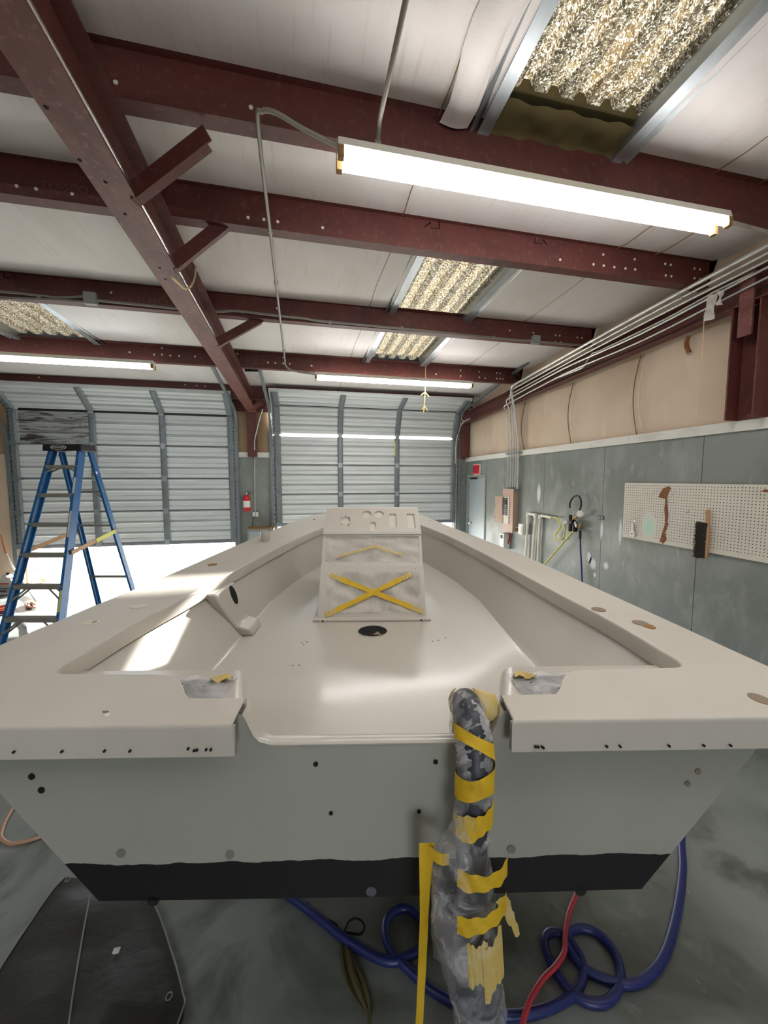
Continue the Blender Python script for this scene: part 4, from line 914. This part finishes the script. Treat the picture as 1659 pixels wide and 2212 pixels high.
# disconnect below with red wires
p = PX(1090, 1166, XR - .06)
ds = empty('disconnect_switch', p, label='small white switch box under the breaker panel', cat='switch box')
place(MB().box((XR - .12, p.y - .075, p.z - .16), (XR, p.y + .075, p.z + .12)).build('box', 'white', bevel=.006), ds)
place(MB().box((XR - .135, p.y - .02, p.z + .03), (XR - .12, p.y + .03, p.z + .09)).build('lever', 'black', bevel=.003), ds)
q = PX(1101, 1150, XR - .03)
tag(MB().tube(smooth_path([(XR - .03, q.y, zb_), (XR - .035, q.y - .02, q.z - .05), (XR - .03, q.y + .03, q.z - .16), (XR - .03, q.y + .05, q.z - .22)], 4), .012, 6).build('red_wire', 'red_paint', smooth=60), 'red wires looping below the breaker panel', 'wire')
p = PX(1127, 1143, XR - .06)
jb = empty('outlet_box', p, label='square white outlet box right of the breaker panel', cat='outlet')
place(MB().box((XR - .09, p.y - .065, p.z - .09), (XR, p.y + .065, p.z + .09)).build('box', 'white', bevel=.01), jb)
place(MB().box((XR - .096, p.y - .035, p.z - .055), (XR - .09, p.y + .035, p.z + .055)).build('cover', 'pvc', bevel=.003), jb)
place(MB().tube([(XR - .05, p.y + .06, p.z + .01), (XR - .05, Yn, p.z + .01)], .012).build('nipple', 'conduit'), jb)
p = PX(1299, 1118, XR); ob = empty('wall_outlet', p, label='small dark twin socket left of the pegboard', cat='outlet')
place(MB().box((XR - .008, p.y - .045, p.z - .025), (XR, p.y + .045, p.z + .025)).build('plate', 'label_dark', bevel=.003), ob)
for s_ in (-1, 1): place(MB().lathe([(.015, 0), (.015, .003)], (XR - .008, p.y + s_ * .02, p.z), (-1, 0, 0), 12).build('socket', 'grey_box'), ob)
# PVC pipes
xw = XR - .04
def wallpath(pp, x=xw): return [PX(a, b, x) for a, b in pp]
def pvc(label, pp, joints):
    r = empty('pvc_pipe', PX(*pp[0], xw), label=label, cat='pipe', group='pvc air pipes')
    place(MB().tube(wallpath(pp), .021, 10).build('pipe', 'pvc', smooth=60), r)
    for j in joints:
        c = PX(*j, xw); place(MB().lathe([(.028, -.035), (.03, -.03), (.03, .03), (.028, .035)], c, (0, 0, 1), 12).build('elbow', 'white', smooth=40), r)
    for fr_ in (.4,):
        c = PX(*pp[0], xw)
    return r
lo = lambda x, y: (x, y)
pvc('white pvc pipe bent in a narrow upside-down U beside the panel', [(1134, 1230), (1141, 1113), (1142, 1110), (1156, 1112), (1157, 1116), (1147, 1240)], [(1141, 1112), (1157, 1114)])
pvc('white pvc pipe turning right at its top toward the regulator', [(1160, 1245), (1167, 1118), (1169, 1114), (1192, 1118)], [(1167, 1117)])
# air regulator with hoses
p = PX(1236, 1130, xw - .03); ar = empty('air_regulator', p, label='black compressed air regulator with gauges and hose fittings', cat='regulator')
def ac(px, py, r, h, mt_, nm, dx=0, axis=(0, 0, 1)):
    c = PX(px, py, xw - .03 + dx); place(MB().lathe([(r * .8, -h / 2), (r, -h / 2 + .008), (r, h / 2 - .008), (r * .8, h / 2)], c, axis, 12).build(nm, mt_, smooth=40), ar)
ac(1233, 1137, .035, .13, 'black', 'filter_bowl'); ac(1242, 1138, .032, .13, 'black', 'filter_bowl'); ac(1232, 1119, .022, .09, 'black', 'knob'); ac(1237, 1128, .04, .05, 'black', 'body', 0, (0, 1, 0))
ac(1222, 1128, .028, .025, 'white', 'gauge', -.02, (-1, -.4, 0)); ac(1254, 1110, .045, .04, 'white', 'gauge', -.02, (-1, -.4, 0)); ac(1244, 1133, .014, .08, 'steel_bright', 'valve', -.03, (0, .5, 1)); ac(1253, 1136, .016, .07, 'brass', 'fitting')
place(MB().tube(wallpath([(1238, 1122), (1244, 1118), (1250, 1112)], xw - .04), .012).build('pipe', 'brass', smooth=60), ar)
place(MB().tube(smooth_path(wallpath([(1231, 1098), (1231, 1088), (1236, 1077), (1244, 1071), (1251, 1073), (1255, 1082), (1255, 1093), (1252, 1102)], xw - .02), 4), .011, 8).build('hook_hose', 'black', smooth=60), ar)
tag(MB().tube(smooth_path(wallpath([(1192, 1118), (1203, 1119), (1208, 1128), (1211, 1138), (1203, 1150), (1199, 1160), (1206, 1166), (1216, 1163), (1220, 1150), (1220, 1132)], xw - .01), 5), .010, 8).build('air_hose', 'yellow_hose', smooth=60), 'short looped yellow hose between the pvc pipe and regulator', 'hose')
tag(MB().tube(smooth_path(wallpath([(1240, 1146), (1232, 1155), (1205, 1186), (1176, 1220), (1150, 1250)], xw - .05), 4), .011, 8).build('air_hose', 'yellow_hose', smooth=60), 'straight yellow hose slanting down left from the regulator', 'hose')
bh = empty('air_hose', PX(1254, 1150, xw - .03), label='blue hose hanging straight down from the regulator', cat='hose')
place(MB().tube(smooth_path(wallpath([(1253, 1158), (1254, 1190), (1256, 1225), (1259, 1300)], xw - .03), 4), .011, 8).build('hose', 'blue_hose', smooth=60), bh)
place(MB().tube(wallpath([(1253, 1146), (1253, 1164)], xw - .03), .017, 10).build('grip', 'black', smooth=60), bh)
# pegboard
xp = XR - .025
TL, BL, TRp, BRp = PX(1350, 1043, xp), PX(1347, 1160, xp), PX(1659, 1047, xp), PX(1659, 1217, xp)
yfar, ynear = TL.y, TL.y - 2.44
ztop_ = lambda y: TL.z + (TRp.z - TL.z) * (y - TL.y) / (TRp.y - TL.y); zbot_ = lambda y: BL.z + (BRp.z - BL.z) * (y - BL.y) / (BRp.y - BL.y)
pb = empty('pegboard', (xp, (yfar + ynear) / 2, BL.z), label='cream perforated pegboard on the right wall, torn at the middle', cat='pegboard')
ysm = PX(1602, 1100, xp).y
for a, b in ((yfar, ysm + .001), (ysm - .001, ynear)):
    mb = MB(); mb.v += [(x, y, z) for x in (xp, xp + .006) for y, z in ((a, zbot_(a)), (b, zbot_(b)), (b, ztop_(b)), (a, ztop_(a)))]; mb.f += [(0, 1, 2, 3), (7, 6, 5, 4), (0, 4, 5, 1), (1, 5, 6, 2), (2, 6, 7, 3), (3, 7, 4, 0)]
    place(mb.build('sheet', 'peg'), pb)
for z_ in (BL.z + .1, TL.z - .1): place(MB().box((xp + .006, ynear + .05, z_ - .02), (XR, yfar - .05, z_ + .02)).build('batten', 'rawtimber'), pb)
mb = MB(); ny = int((yfar - ynear) / 0.0272) - 1
for i in range(1, ny + 1):
    y = yfar - i * 0.0272; nz = int((ztop_(y) - zbot_(y)) / 0.0272)
    for j in range(1, nz):
        z = ztop_(y) - j * 0.0272; n0 = len(mb.v)
        for k in range(6):
            aa = math.pi / 3 * k; mb.v.append((xp - .0006, y + 0.0047 * math.cos(aa), z + 0.0047 * math.sin(aa)))
        mb.f.append(tuple(range(n0, n0 + 6)))
tag(place(mb.build('peg_holes', 'dark_hole', recalc=False), pb), kind='stuff')
def flat(pp, name, mt_, par, x=xp - .0015, th=.0012):
    pts = [PX(a, b, x) for a, b in pp]; mb = MB(); n = len(pts)
    vs, es, fs, *_ = delaunay_2d_cdt([Vector((q.y, q.z)) for q in pts], [(i, (i + 1) % n) for i in range(n)], [list(range(n))], 1, 1e-6)
    mb.v += [(x, v.x, v.y) for v in vs]; mb.f += [tuple(f) for f in fs]
    return place(mb.build(name, mt_, solid=th), par)
flat([(1432, 1055), (1446, 1050), (1449, 1056), (1444, 1065), (1441, 1075), (1442, 1095), (1444, 1110), (1442, 1128), (1444, 1132), (1437, 1150), (1440, 1166), (1432, 1175), (1428, 1170), (1424, 1172), (1430, 1152), (1437, 1130), (1435, 1100), (1437, 1078), (1422, 1074), (1427, 1063)], 'torn_patch', 'hardboard', pb)
p = PX(1402, 1137, xp - .0005); place(MB().disc(p, (-1, 0, 0), .085, .15, seg=24, th=.0003).build('mint_overspray', 'mint'), pb)
flat([(1645, 1060), (1652, 1057), (1659, 1057), (1659, 1064), (1650, 1063)], 'torn_patch', 'hardboard', pb)
for (px, py) in ((1413, 1064), (1456, 1065), (1488, 1104), (1529, 1104), (1371, 1125)):
    q = PX(px, py, xp - .01); place(MB().tube([(xp, q.y, q.z + .02), (xp - .012, q.y, q.z + .015), (xp - .014, q.y, q.z - .015), (xp - .03, q.y, q.z - .02), (xp - .033, q.y, q.z - .008)], .003, 6).build('peg_hook', 'steel_bright'), pb)
# scraper with white handle and bench brush
p = PX(1366, 1148, xp - .012); sc_ = empty('scraper', p, label='small white scraper hanging at the left end of the pegboard', cat='scraper')
place(MB().prism([(-.032, -.06), (.032, -.06), (.028, -.01), (.012, .02), (-.012, .02), (-.028, -.01)], lambda u, v, t: (t, p.y + u, p.z + v), xp - .018, xp - .008).build('blade', 'white', bevel=.002), sc_)
place(MB().prism([(-.012, .02), (.012, .02), (.012, .085), (.007, .092), (-.007, .092), (-.012, .085)], lambda u, v, t: (t, p.y + u, p.z + v), xp - .022, xp - .006).build('handle', 'white', bevel=.003), sc_)
place(MB().box((xp - .02, p.y - .008, p.z - .035), (xp - .018, p.y + .008, p.z - .02)).build('print', 'label_dark'), sc_)
p = PX(1517, 1165, xp - .04); br = empty('bench_brush', p, label='dark bristled bench brush with wooden handle hanging on pegboard', cat='brush')
place(MB().bar((xp - .02, p.y - .03, p.z - .02), (xp - .02, p.y - .015, p.z + .27), .035, .016, (1, 0, 0)).build('handle', 'wood', bevel=.006), br)
place(MB().bar((xp - .02, p.y - .03, p.z - .17), (xp - .02, p.y - .03, p.z + .12), .03, .022, (1, 0, 0)).build('block', 'wood', bevel=.006), br)
mb = MB()
for _ in range(900):
    z_ = random.uniform(-.17, .15); a_ = random.gauss(0, .5); y_ = random.uniform(-.012, .012); ln = random.uniform(.06, .085)
    c = Vector((xp - .03, p.y - .02 + y_, p.z + z_)); e = c + Vector((-.25 + a_ * .3, .9, random.gauss(0, .12))).normalized() * ln; sd = Vector((0, .0, .0016))
    mb.quad(c - sd, c + sd, e + sd, e - sd)
tag(place(mb.build('bristles', 'bristle', recalc=False), br), kind='stuff')

# ================================================================== BACK WALL THINGS
yw = YB - .07
p = PY(533, 1086, yw); k_ = .21 / .21
fe = empty('fire_extinguisher', (p.x, yw, p.z - .2), label='red fire extinguisher with white label on the pier between doors', cat='fire extinguisher')
place(MB().lathe([(.03, -.17), (.062, -.165), (.066, -.15), (.066, .10), (.06, .125), (.04, .15), (.02, .16)], p, (0, 0, 1), 20).build('cylinder', 'red_paint', smooth=40), fe)
place(MB().lathe([(.0668, -.09), (.0668, .04)], p, (0, 0, 1), 20).build('paper_label', 'white', smooth=40), fe)
place(MB().lathe([(.02, .16), (.025, .17), (.022, .2), (.012, .21)], p, (0, 0, 1), 12).build('valve', 'steel_bright', smooth=40), fe)
place(MB().bar((p.x - .01, yw, p.z + .215), (p.x + .085, yw - .01, p.z + .225), .02, .008).bar((p.x, yw, p.z + .19), (p.x + .08, yw - .01, p.z + .185), .02, .008).build('handle', 'black', bevel=.002), fe)
place(MB().box((p.x - .02, yw + .05, p.z - .1), (p.x + .02, YB, p.z + .1)).build('bracket', 'black'), fe)
yo = YB - .02
conduit('thin conduit from the rafter down to the outlet beside the extinguisher', [PY(x, y, YB - .16) for x, y in ((567, 884), (562, 900), (555, 929), (550, 952))] + [PY(550, 972, YB - .12)] + [PY(x, y, YB - .045) for x, y in ((550, 988), (550, 1020), (551, 1106))], .012, 'conduit', 3, group='wall conduits')
p = PY(552, 1111, yo); ob = empty('wall_outlet', p, label='twin white outlet with a plug below the thin conduit', cat='outlet')
for sx, mt_ in ((-.03, 'white'), (.03, 'pvc')): place(MB().box((p.x + sx - .025, yo - .03, p.z - .045), (p.x + sx + .025, YB, p.z + .045)).build('plate', mt_, bevel=.004), ob)
place(MB().tube(smooth_path([(p.x - .03, yo - .03, p.z - .03), (p.x - .05, yo - .04, p.z - .15), (p.x - .085, yo - .03, p.z - .4), (p.x - .08, yo - .02, p.z - .7)], 4), .006, 6).build('cord', 'black', smooth=60), ob)
a, b = PY(534, 1143, YB - .4), PY(591, 1143, YB - .4)
cb = empty('floor_cabinet', ((a.x + b.x) / 2, YB - .25, 0), label='low grey cabinet on the floor under the fire extinguisher', cat='cabinet')
place(MB().box((a.x, YB - .4, 0), (b.x, YB - .06, a.z)).build('body', 'grey_box', bevel=.008), cb)
place(MB().box((a.x + .03, YB - .412, .05), (b.x - .03, YB - .4, a.z - .05)).build('door', 'grey_door', bevel=.004), cb)
place(MB().box((a.x - .01, YB - .42, a.z), (b.x + .01, YB - .05, a.z + .015)).build('lid', 'rust', bevel=.004), cb)

# ================================================================== CUP ON THE GUNWALE
p = bS(573, 1169); w_ = BW((p.x, p.y, sheer(p.y) + .001))
cp = empty('mixing_cup', w_, label='dirty clear plastic mixing cup with a stir stick on the gunwale', cat='cup')
place(MB().lathe([(.0, 0), (.034, 0), (.036, .004), (.042, .088), (.043, .09), (.041, .09), (.034, .006), (.0, .006)], w_, (0, 0, 1), 20).build('cup', 'overspray_film', smooth=40), cp)
place(MB().lathe([(.0, .007), (.034, .007), (.038, .05), (.0, .05)], w_, (0, 0, 1), 20).build('dried_paint', 'brown_hole', smooth=40), cp)
place(MB().bar(w_ + Vector((-.02, 0, .01)), w_ + Vector((.065, .01, .135)), .014, .003).build('stir_stick', 'wood'), cp)

# ================================================================== LADDER
lc = CO + rt * -3.40 + fh * 4.20; lc.z = 0
ld = empty('step_ladder', lc, -YAW, 'tall blue fibreglass step ladder standing left of the boat', 'ladder')
HT = 2.27
def LD(mb, name, mat, par=None, **k): return mb.build(name, mat, par or ld, **k)
def fr_pt(s, z, rear=False):
    t_ = z / HT
    if rear: return Vector((s * (.275 - .105 * t_), .62 * (1 - t_) + .075, z))
    return Vector((s * (.315 - .150 * t_), -.72 * (1 - t_) - .03, z))
for s in (-1, 1):
    for rear in (False, True):
        a, b = fr_pt(s, .0, rear), fr_pt(s, HT, rear); w, h = (.085, .030) if not rear else (.062, .026)
        d = (b - a).normalized(); dep = Vector((0, 1, 0)); dep = (dep - d * dep.dot(d)).normalized(); lat = Vector((s, 0, 0))
        cpr = [(-w / 2, 0), (w / 2, 0), (w / 2, -h), (w / 2 - .006, -h), (w / 2 - .006, -.005), (-w / 2 + .006, -.005), (-w / 2 + .006, -h), (-w / 2, -h)]
        LD(MB().prism(cpr, lambda u, v, t, a=a, b=b, dep=dep, lat=lat: a + (b - a) * t + dep * u + lat * v, 0, 1), 'rail' if not rear else 'rear_rail', 'ladder_blue')
        LD(MB().box((a.x - .025, a.y - .05, 0), (a.x + .025, a.y + .05, .05)), 'foot', 'black', bevel=.006)
for k in range(1, 8):
    z = .297 * k; a, b = fr_pt(-1, z), fr_pt(1, z); hw_ = abs(a.x) - .006
    st = LD(MB().prism([(-.045, .012), (.045, .012), (.045, -.026), (.041, -.026), (.041, .006), (-.041, .006), (-.041, -.026), (-.045, -.026)], lambda u, v, t, a=a: (t, a.y + u, z + v), -hw_, hw_), 'step', 'alu')
    if k in (2, 3, 7):
        for s in (-1, 1):
            for yy_ in (-.035, .035): LD(MB().bar((s * hw_ * .45, a.y + yy_, z - .02), (s * (hw_ + .01), a.y + yy_ - (.03 if k < 7 else .01), z - (.15 if k < 7 else .07)), .018, .004, (0, 1, 0)), 'step_brace', 'alu', st)
for z in (.74, 1.40, 1.80):
    a = fr_pt(1, z, True); LD(MB().bar((-a.x, a.y, z), (a.x, a.y, z), .028, .028), 'rear_bar', 'alu', bevel=.004)
a = fr_pt(1, 1.82, True)
for s in (-1, 1): LD(MB().bar((s * .07, a.y, 1.81), (s * a.x, a.y, 1.72), .02, .006, (0, 1, 0)), 'rear_brace', 'alu')
cap_ = LD(MB().prism([(-.11, -.02), (-.10, .055), (.10, .055), (.11, -.02)], lambda u, v, t: (t, u, HT + v - .01), -.205, .205), 'top_cap', 'black', bevel=.008)
# white oval emblem with the maker's lettering on the cap
ov = MB(); n = 28
for r_ in (1, .86):
    for k in range(n): a = 2 * math.pi * k / n; zl_ = .026 * math.sin(a) * r_; ov.v.append((-.035 + .085 * math.cos(a) * r_, -.1085 + (zl_ + .018) * .13, HT + .008 + zl_))
for k in range(n): k2 = (k + 1) % n; ov.f.append((k, k2, n + k2, n + k))
ov.build('emblem_ring', 'white', cap_, recalc=False)
text('emblem_lettering', 'WERNER', .032, (-.035, -.108, HT + .008), (R(83), 0, 0), 'white', cap_)
for s in (-1, 1):
    z1, z2 = 1.20, 1.34; a, b = fr_pt(s, z1), fr_pt(s, z2, True); mid = (a + b) / 2 + Vector((0, 0, -.01))
    sp = LD(MB().bar(a + Vector((s * .012, 0, 0)), b + Vector((s * .012, 0, 0)), .008, .042), 'spreader', 'wood')
    d = b - a; LD(MB().bar(a + d * .5 + Vector((s * .018, 0, 0)), a + d * .95 + Vector((s * .018, 0, 0)), .006, .044), 'strap_label', 'yellow_label', sp)
a = fr_pt(1, 1.0)
for (z0, z1, mt_) in ((1.80, 1.96, 'white'), (1.36, 1.62, 'lamp_white'), (.66, .86, 'yellow_label'), (.16, .5, 'lamp_white')):
    p0, p1 = fr_pt(1, z0), fr_pt(1, z1); LD(MB().bar(p0 + Vector((-.012, -.0448, 0)), p1 + Vector((-.012, -.0448, 0)), .020, .002, (0, 1, 0)), 'sticker', mt_)

# ================================================================== FLOOR THINGS
def fl_pts(pp, z=.012): return [PZ(a, b, z) for a, b in pp]
C6 = lambda L: [(1000 + a / 2.517, 1600 + b / 2.517) for a, b in L]
C5 = lambda L: [(600 + a / 2.765, 1700 + b / 2.765) for a, b in L]
blue = C6([(1190, 470), (1188, 560), (1195, 700), (1165, 930), (1100, 1160), (1000, 1290), (900, 1325), (780, 1300), (660, 1240), (580, 1140), (560, 1080), (590, 1035), (660, 1020), (750, 1060), (830, 1160), (860, 1270), (840, 1360), (780, 1420), (700, 1425), (620, 1390), (540, 1310), (470, 1190), (445, 1090), (470, 1045), (530, 1045), (590, 1100), (640, 1180), (655, 1270), (610, 1370), (500, 1440), (380, 1480), (230, 1495)]) + C5([(1220, 1340), (1055, 1290), (900, 1200), (800, 1110), (690, 1000), (645, 900), (650, 800), (700, 740), (770, 725), (840, 770), (880, 860), (860, 950), (800, 1000), (700, 1040), (600, 1025), (450, 940), (350, 870), (240, 780), (130, 695), (0, 600)])
tag(MB().tube(smooth_path(fl_pts(blue, .018), 5), .017, 10).build('floor_hose', 'blue_hose', smooth=60), 'thick blue hose lying in loops on the floor under the stern', 'hose')
red = C6([(640, 760), (615, 840), (575, 940), (555, 1060), (550, 1150), (500, 1230), (440, 1290), (380, 1380), (340, 1480), (322, 1560), (318, 1640)])
tag(MB().tube(smooth_path(fl_pts(red, .044), 5), .010, 8).build('floor_hose', 'red_hose', smooth=60), 'thin red hose crossing under the blue hose loops', 'hose')
tag(MB().tube(smooth_path(fl_pts([(60, 1700), (22, 1755), (5, 1790), (3, 1810), (20, 1822), (45, 1820), (75, 1812), (140, 1790)], .01), 4), .009, 7).build('floor_cable', 'tan_cable', smooth=60), 'copper coloured cable bending on the floor at the left edge', 'cable')
# dark strap with a black cord
p0 = C5([(395, 880)])[0]
sb = empty('canvas_strap', PZ(*p0, 0), label='dark olive canvas strap with a black cord on the floor', cat='strap')
ctr = [PZ(*q, .02) for q in C5([(390, 880), (405, 960), (430, 1080), (470, 1180), (510, 1260), (540, 1330), (545, 1420)])]; S_ = smooth_path(ctr, 4)
def strp(u, v):
    i = min(int(u * (len(S_) - 1)), len(S_) - 2); f_ = u * (len(S_) - 1) - i; c = S_[i].lerp(S_[i + 1], f_); w = .012 + .055 * math.sin(math.pi * min(1, u * 1.2)) ** .8
    return (c.x + (v - .5) * w, c.y, .006 + .02 * abs(math.sin(v * 6 + u * 3)) * math.sin(math.pi * min(u + .1, 1)))
place(MB().grid(strp, 26, 6).build('cloth', 'olive', smooth=70, solid=.003), sb)
place(MB().tube(smooth_path([PZ(*q, .025) for q in C5([(180, 695), (220, 760), (300, 795), (345, 820), (370, 860), (390, 880), (420, 810), (460, 785), (500, 800), (518, 840), (490, 880), (420, 870), (392, 872), (345, 830)])], 5), .0045, 6).build('cord', 'black', smooth=60), sb)
# black vinyl cover folded on the floor
cvp = [(140, 1895), (112, 1925), (60, 2000), (0, 2092), (-130, 2300), (-100, 2560), (180, 2560), (330, 2350), (395, 2180), (395, 2145), (372, 2060), (335, 1958), (300, 1925), (240, 1900)]
cv = empty('vinyl_cover', PZ(180, 2060, 0), label='black vinyl cover with white piping lying on the floor', cat='cover')
ow = [PZ(a, b, .035) for a, b in cvp]; n = len(ow)
inside_pts = [PZ(a, b, .035) for a, b in ((180, 1970), (120, 2050), (240, 2050), (60, 2200), (180, 2180), (320, 2100), (150, 2350), (260, 2300), (20, 2350), (80, 2120), (300, 2000), (240, 2180), (330, 2180))]
vs, es, fs, *_ = delaunay_2d_cdt([Vector((q.x, q.y)) for q in ow + inside_pts], [(i, (i + 1) % n) for i in range(n)], [list(range(n))], 1, 1e-6)
mb = MB(); mb.v += [(v.x, v.y, .035 if i < n else .05 + .012 * math.sin(i * 2.3)) for i, v in enumerate(vs)]; mb.f += [tuple(f) for f in fs]; b0 = len(mb.v)
mb.v += [(q.x, q.y, .035) for q in ow] + [(q.x, q.y, .0) for q in ow]
mb.f += [(b0 + i, b0 + (i + 1) % n, b0 + n + (i + 1) % n, b0 + n + i) for i in range(n)]
co = mb.build('cover', 'vinyl', smooth=60); md = co.modifiers.new('sub', 'SUBSURF'); md.subdivision_type = 'SIMPLE'; md.levels = md.render_levels = 2; place(co, cv)
def piping(pp, z=.04): return MB().tube(smooth_path([PZ(a, b, z) for a, b in pp], 4), .0032, 6)
place(piping([(140, 1895), (112, 1925), (60, 2000), (0, 2092), (-130, 2300)]).build('piping', 'grey_box', smooth=60), cv)
place(piping([(300, 1925), (335, 1958), (372, 2060), (395, 2145), (395, 2180), (330, 2350)]).build('piping', 'grey_box', smooth=60), cv)
place(piping([(194, 1935), (182, 2000), (165, 2100), (150, 2200), (135, 2330)], .057).build('piping', 'grey_box', smooth=60), cv)
for a, b in ((365, 2152), (146, 1899)):
    c = PZ(a, b, .044); place(MB().tube([(c.x + .010 * math.cos(k * math.pi / 6), c.y + .012 * math.sin(k * math.pi / 6), c.z) for k in range(13)], .002, 6).build('grommet', 'grey_box'), cv)
c = PZ(252, 2051, .062); tag(MB().box((c.x - .012, c.y - .010, c.z - .004), (c.x + .010, c.y + .008, c.z)).box((c.x - .006, c.y - .016, c.z), (c.x + .013, c.y + .004, c.z + .003)).build('paper_scrap', 'white'), 'tiny white paper scrap on the black vinyl cover', 'paper scrap')
# ---- clutter by the left door
def jug(px, py, h, w, d, label, mats, rz=0.):
    c = PZ(px, py, 0); j = empty('plastic_jug', c, rz, label, 'jug')
    prof_ = [(-w / 2, 0), (w / 2, 0), (w / 2, h * .62), (w * .34, h * .82), (w * .12, h * .86), (w * .12, h * .95), (-w * .16, h * .95), (-w * .16, h * .84), (-w / 2, h * .66)]
    MB().prism(prof_, lambda u, v, t: (u, t, v), -d / 2, d / 2).build('body', mats, j, bevel=.012)
    MB().tube(smooth_path([(w * .40, 0, h * .66), (w * .36, 0, h * .95), (w * .12, 0, h * .99), (-w * .02, 0, h * .95)], 4), .014, 8).build('handle', mats, j, smooth=60)
    MB().lathe([(.028, 0), (.028, .03), (.02, .035)], (-w * .02, 0, h * .94), (0, 0, 1), 12).build('cap', 'black', j, smooth=40)
    MB().box((-w * .38, -d / 2 - .003, h * .12), (w * .38, -d / 2, h * .5)).build('paper_label', 'grey_box', j)
    MB().box((-w * .3, -d / 2 - .003, h * .52), (w * .3, -d / 2, h * .58)).build('red_print', 'red_paint', j)
    MB().box((-w * .3, -d / 2 - .005, h * .3), (w * .3, -d / 2 - .003, h * .34)).box((-w * .32, -d / 2 - .005, h * .18), (w * .1, -d / 2 - .003, h * .24)).build('dark_print', 'black', j)
    return j
jug(22, 1283, .36, .26, .17, 'grey plastic jug with red and black print near left door', 'jug', -YAW)
jug(48, 1262, .36, .24, .17, 'pale plastic jug behind the printed grey jug', 'white', -YAW - .4)
jug(2, 1262, .34, .24, .17, 'grey plastic jug at the picture edge left of the others', 'jug', -YAW + .3)
c = PZ(8, 1252, 0); rgp = empty('rag_pile', c, label='purple and red rags heaped behind the plastic jugs', cat='rags')
for k, (mt_, dx, dz, r_) in enumerate((('purple', .15, .30, .16), ('purple', -.1, .26, .18), ('red_paint', -.05, .45, .14), ('white', .12, .46, .10))):
    place(MB().grid(lambda u, v, k=k, dx=dx, dz=dz, r_=r_: (c.x + dx + r_ * (1 + .25 * math.sin(u * 19 + v * 7 + k)) * math.cos(u * 2 * math.pi) * math.sin(v * math.pi), c.y + .12 + .1 * math.sin(u * 2 * math.pi) * math.sin(v * math.pi), c.z + dz * (1 - v) + .06 * math.cos(v * math.pi + u * 9) * math.sin(v * math.pi)), 18, 8).build('rag', mt_, smooth=60), rgp)
tag(MB().tube(smooth_path([PY(-30, 1140, YB - .6), PY(0, 1155, YB - .6), PY(8, 1180, YB - .7), PY(13, 1197, YB - .8)], 4), .01, 6).build('orange_cable', 'orange', smooth=60), 'orange cord hanging at the left picture edge by the door', 'cord')
tag(MB().tube(smooth_path([PY(13, 1197, YB - .8), PY(25, 1220, YB - 1.0), PZ(45, 1250, .25), PZ(62, 1275, .05), PZ(80, 1300, .02)], 4), .016, 7).build('white_hose', 'white', smooth=60), 'white hose sloping down behind the jugs to the floor', 'hose')
tag(MB().tube(smooth_path([PZ(45, 1340, .012), PZ(58, 1352, .012), PZ(60, 1365, .012), PZ(68, 1378, .012), PZ(60, 1392, .012)], 4), .01, 6).build('white_cable', 'white', smooth=60), 'white cord curling on the floor behind the ladder foot', 'cord')
for k, (lb, mt_, pp) in enumerate((('upper rusty pole lying on the floor behind the ladder', 'dirty_cloth', [(-60, 1322), (0, 1312), (35, 1304)]), ('lower rusty pole lying on the floor behind the ladder', 'dirty_cloth', [(-60, 1332), (0, 1323), (32, 1318)]), ('orange pole beside the rusty poles on the floor', 'orange', [(-60, 1327), (0, 1318), (30, 1313)]))):
    tag(MB().tube([PZ(a, b, .03) for a, b in pp], .028, 8).build('floor_pole', mt_, smooth=60), lb, 'pole')
def cordheap(lb, cx0, cy0, w, h, mt_, n=26):
    pts = [(cx0 + w * math.cos(k * 1.3) * (.4 + .6 * random.random()), cy0 + h * math.sin(k * 1.3) * (.4 + .6 * random.random())) for k in range(n)]
    tag(MB().tube(smooth_path([PZ(a, b, .012 + .0008 * i) for i, (a, b) in enumerate(pts)], 4), .011, 6).build('cord_heap', mt_, smooth=60), lb, 'cord')
cordheap('tangled orange cord on sunlit floor below the door', 92, 1253, 16, 3, 'orange')
cordheap('tangled tan cord on the floor behind the ladder rails', 68, 1307, 14, 7, 'tan_cable')
c = PZ(78, 1233, 0); tag(MB().grid(lambda u, v: (c.x + .12 * (u - .5) * 2 * (.6 + .4 * v), c.y + .03 * math.sin(u * 14), .42 - .42 * v), 12, 4).build('safety_flag', 'faded_red', smooth=60, solid=.01), 'faded red cloth standing in the sun outside the door', 'cloth')
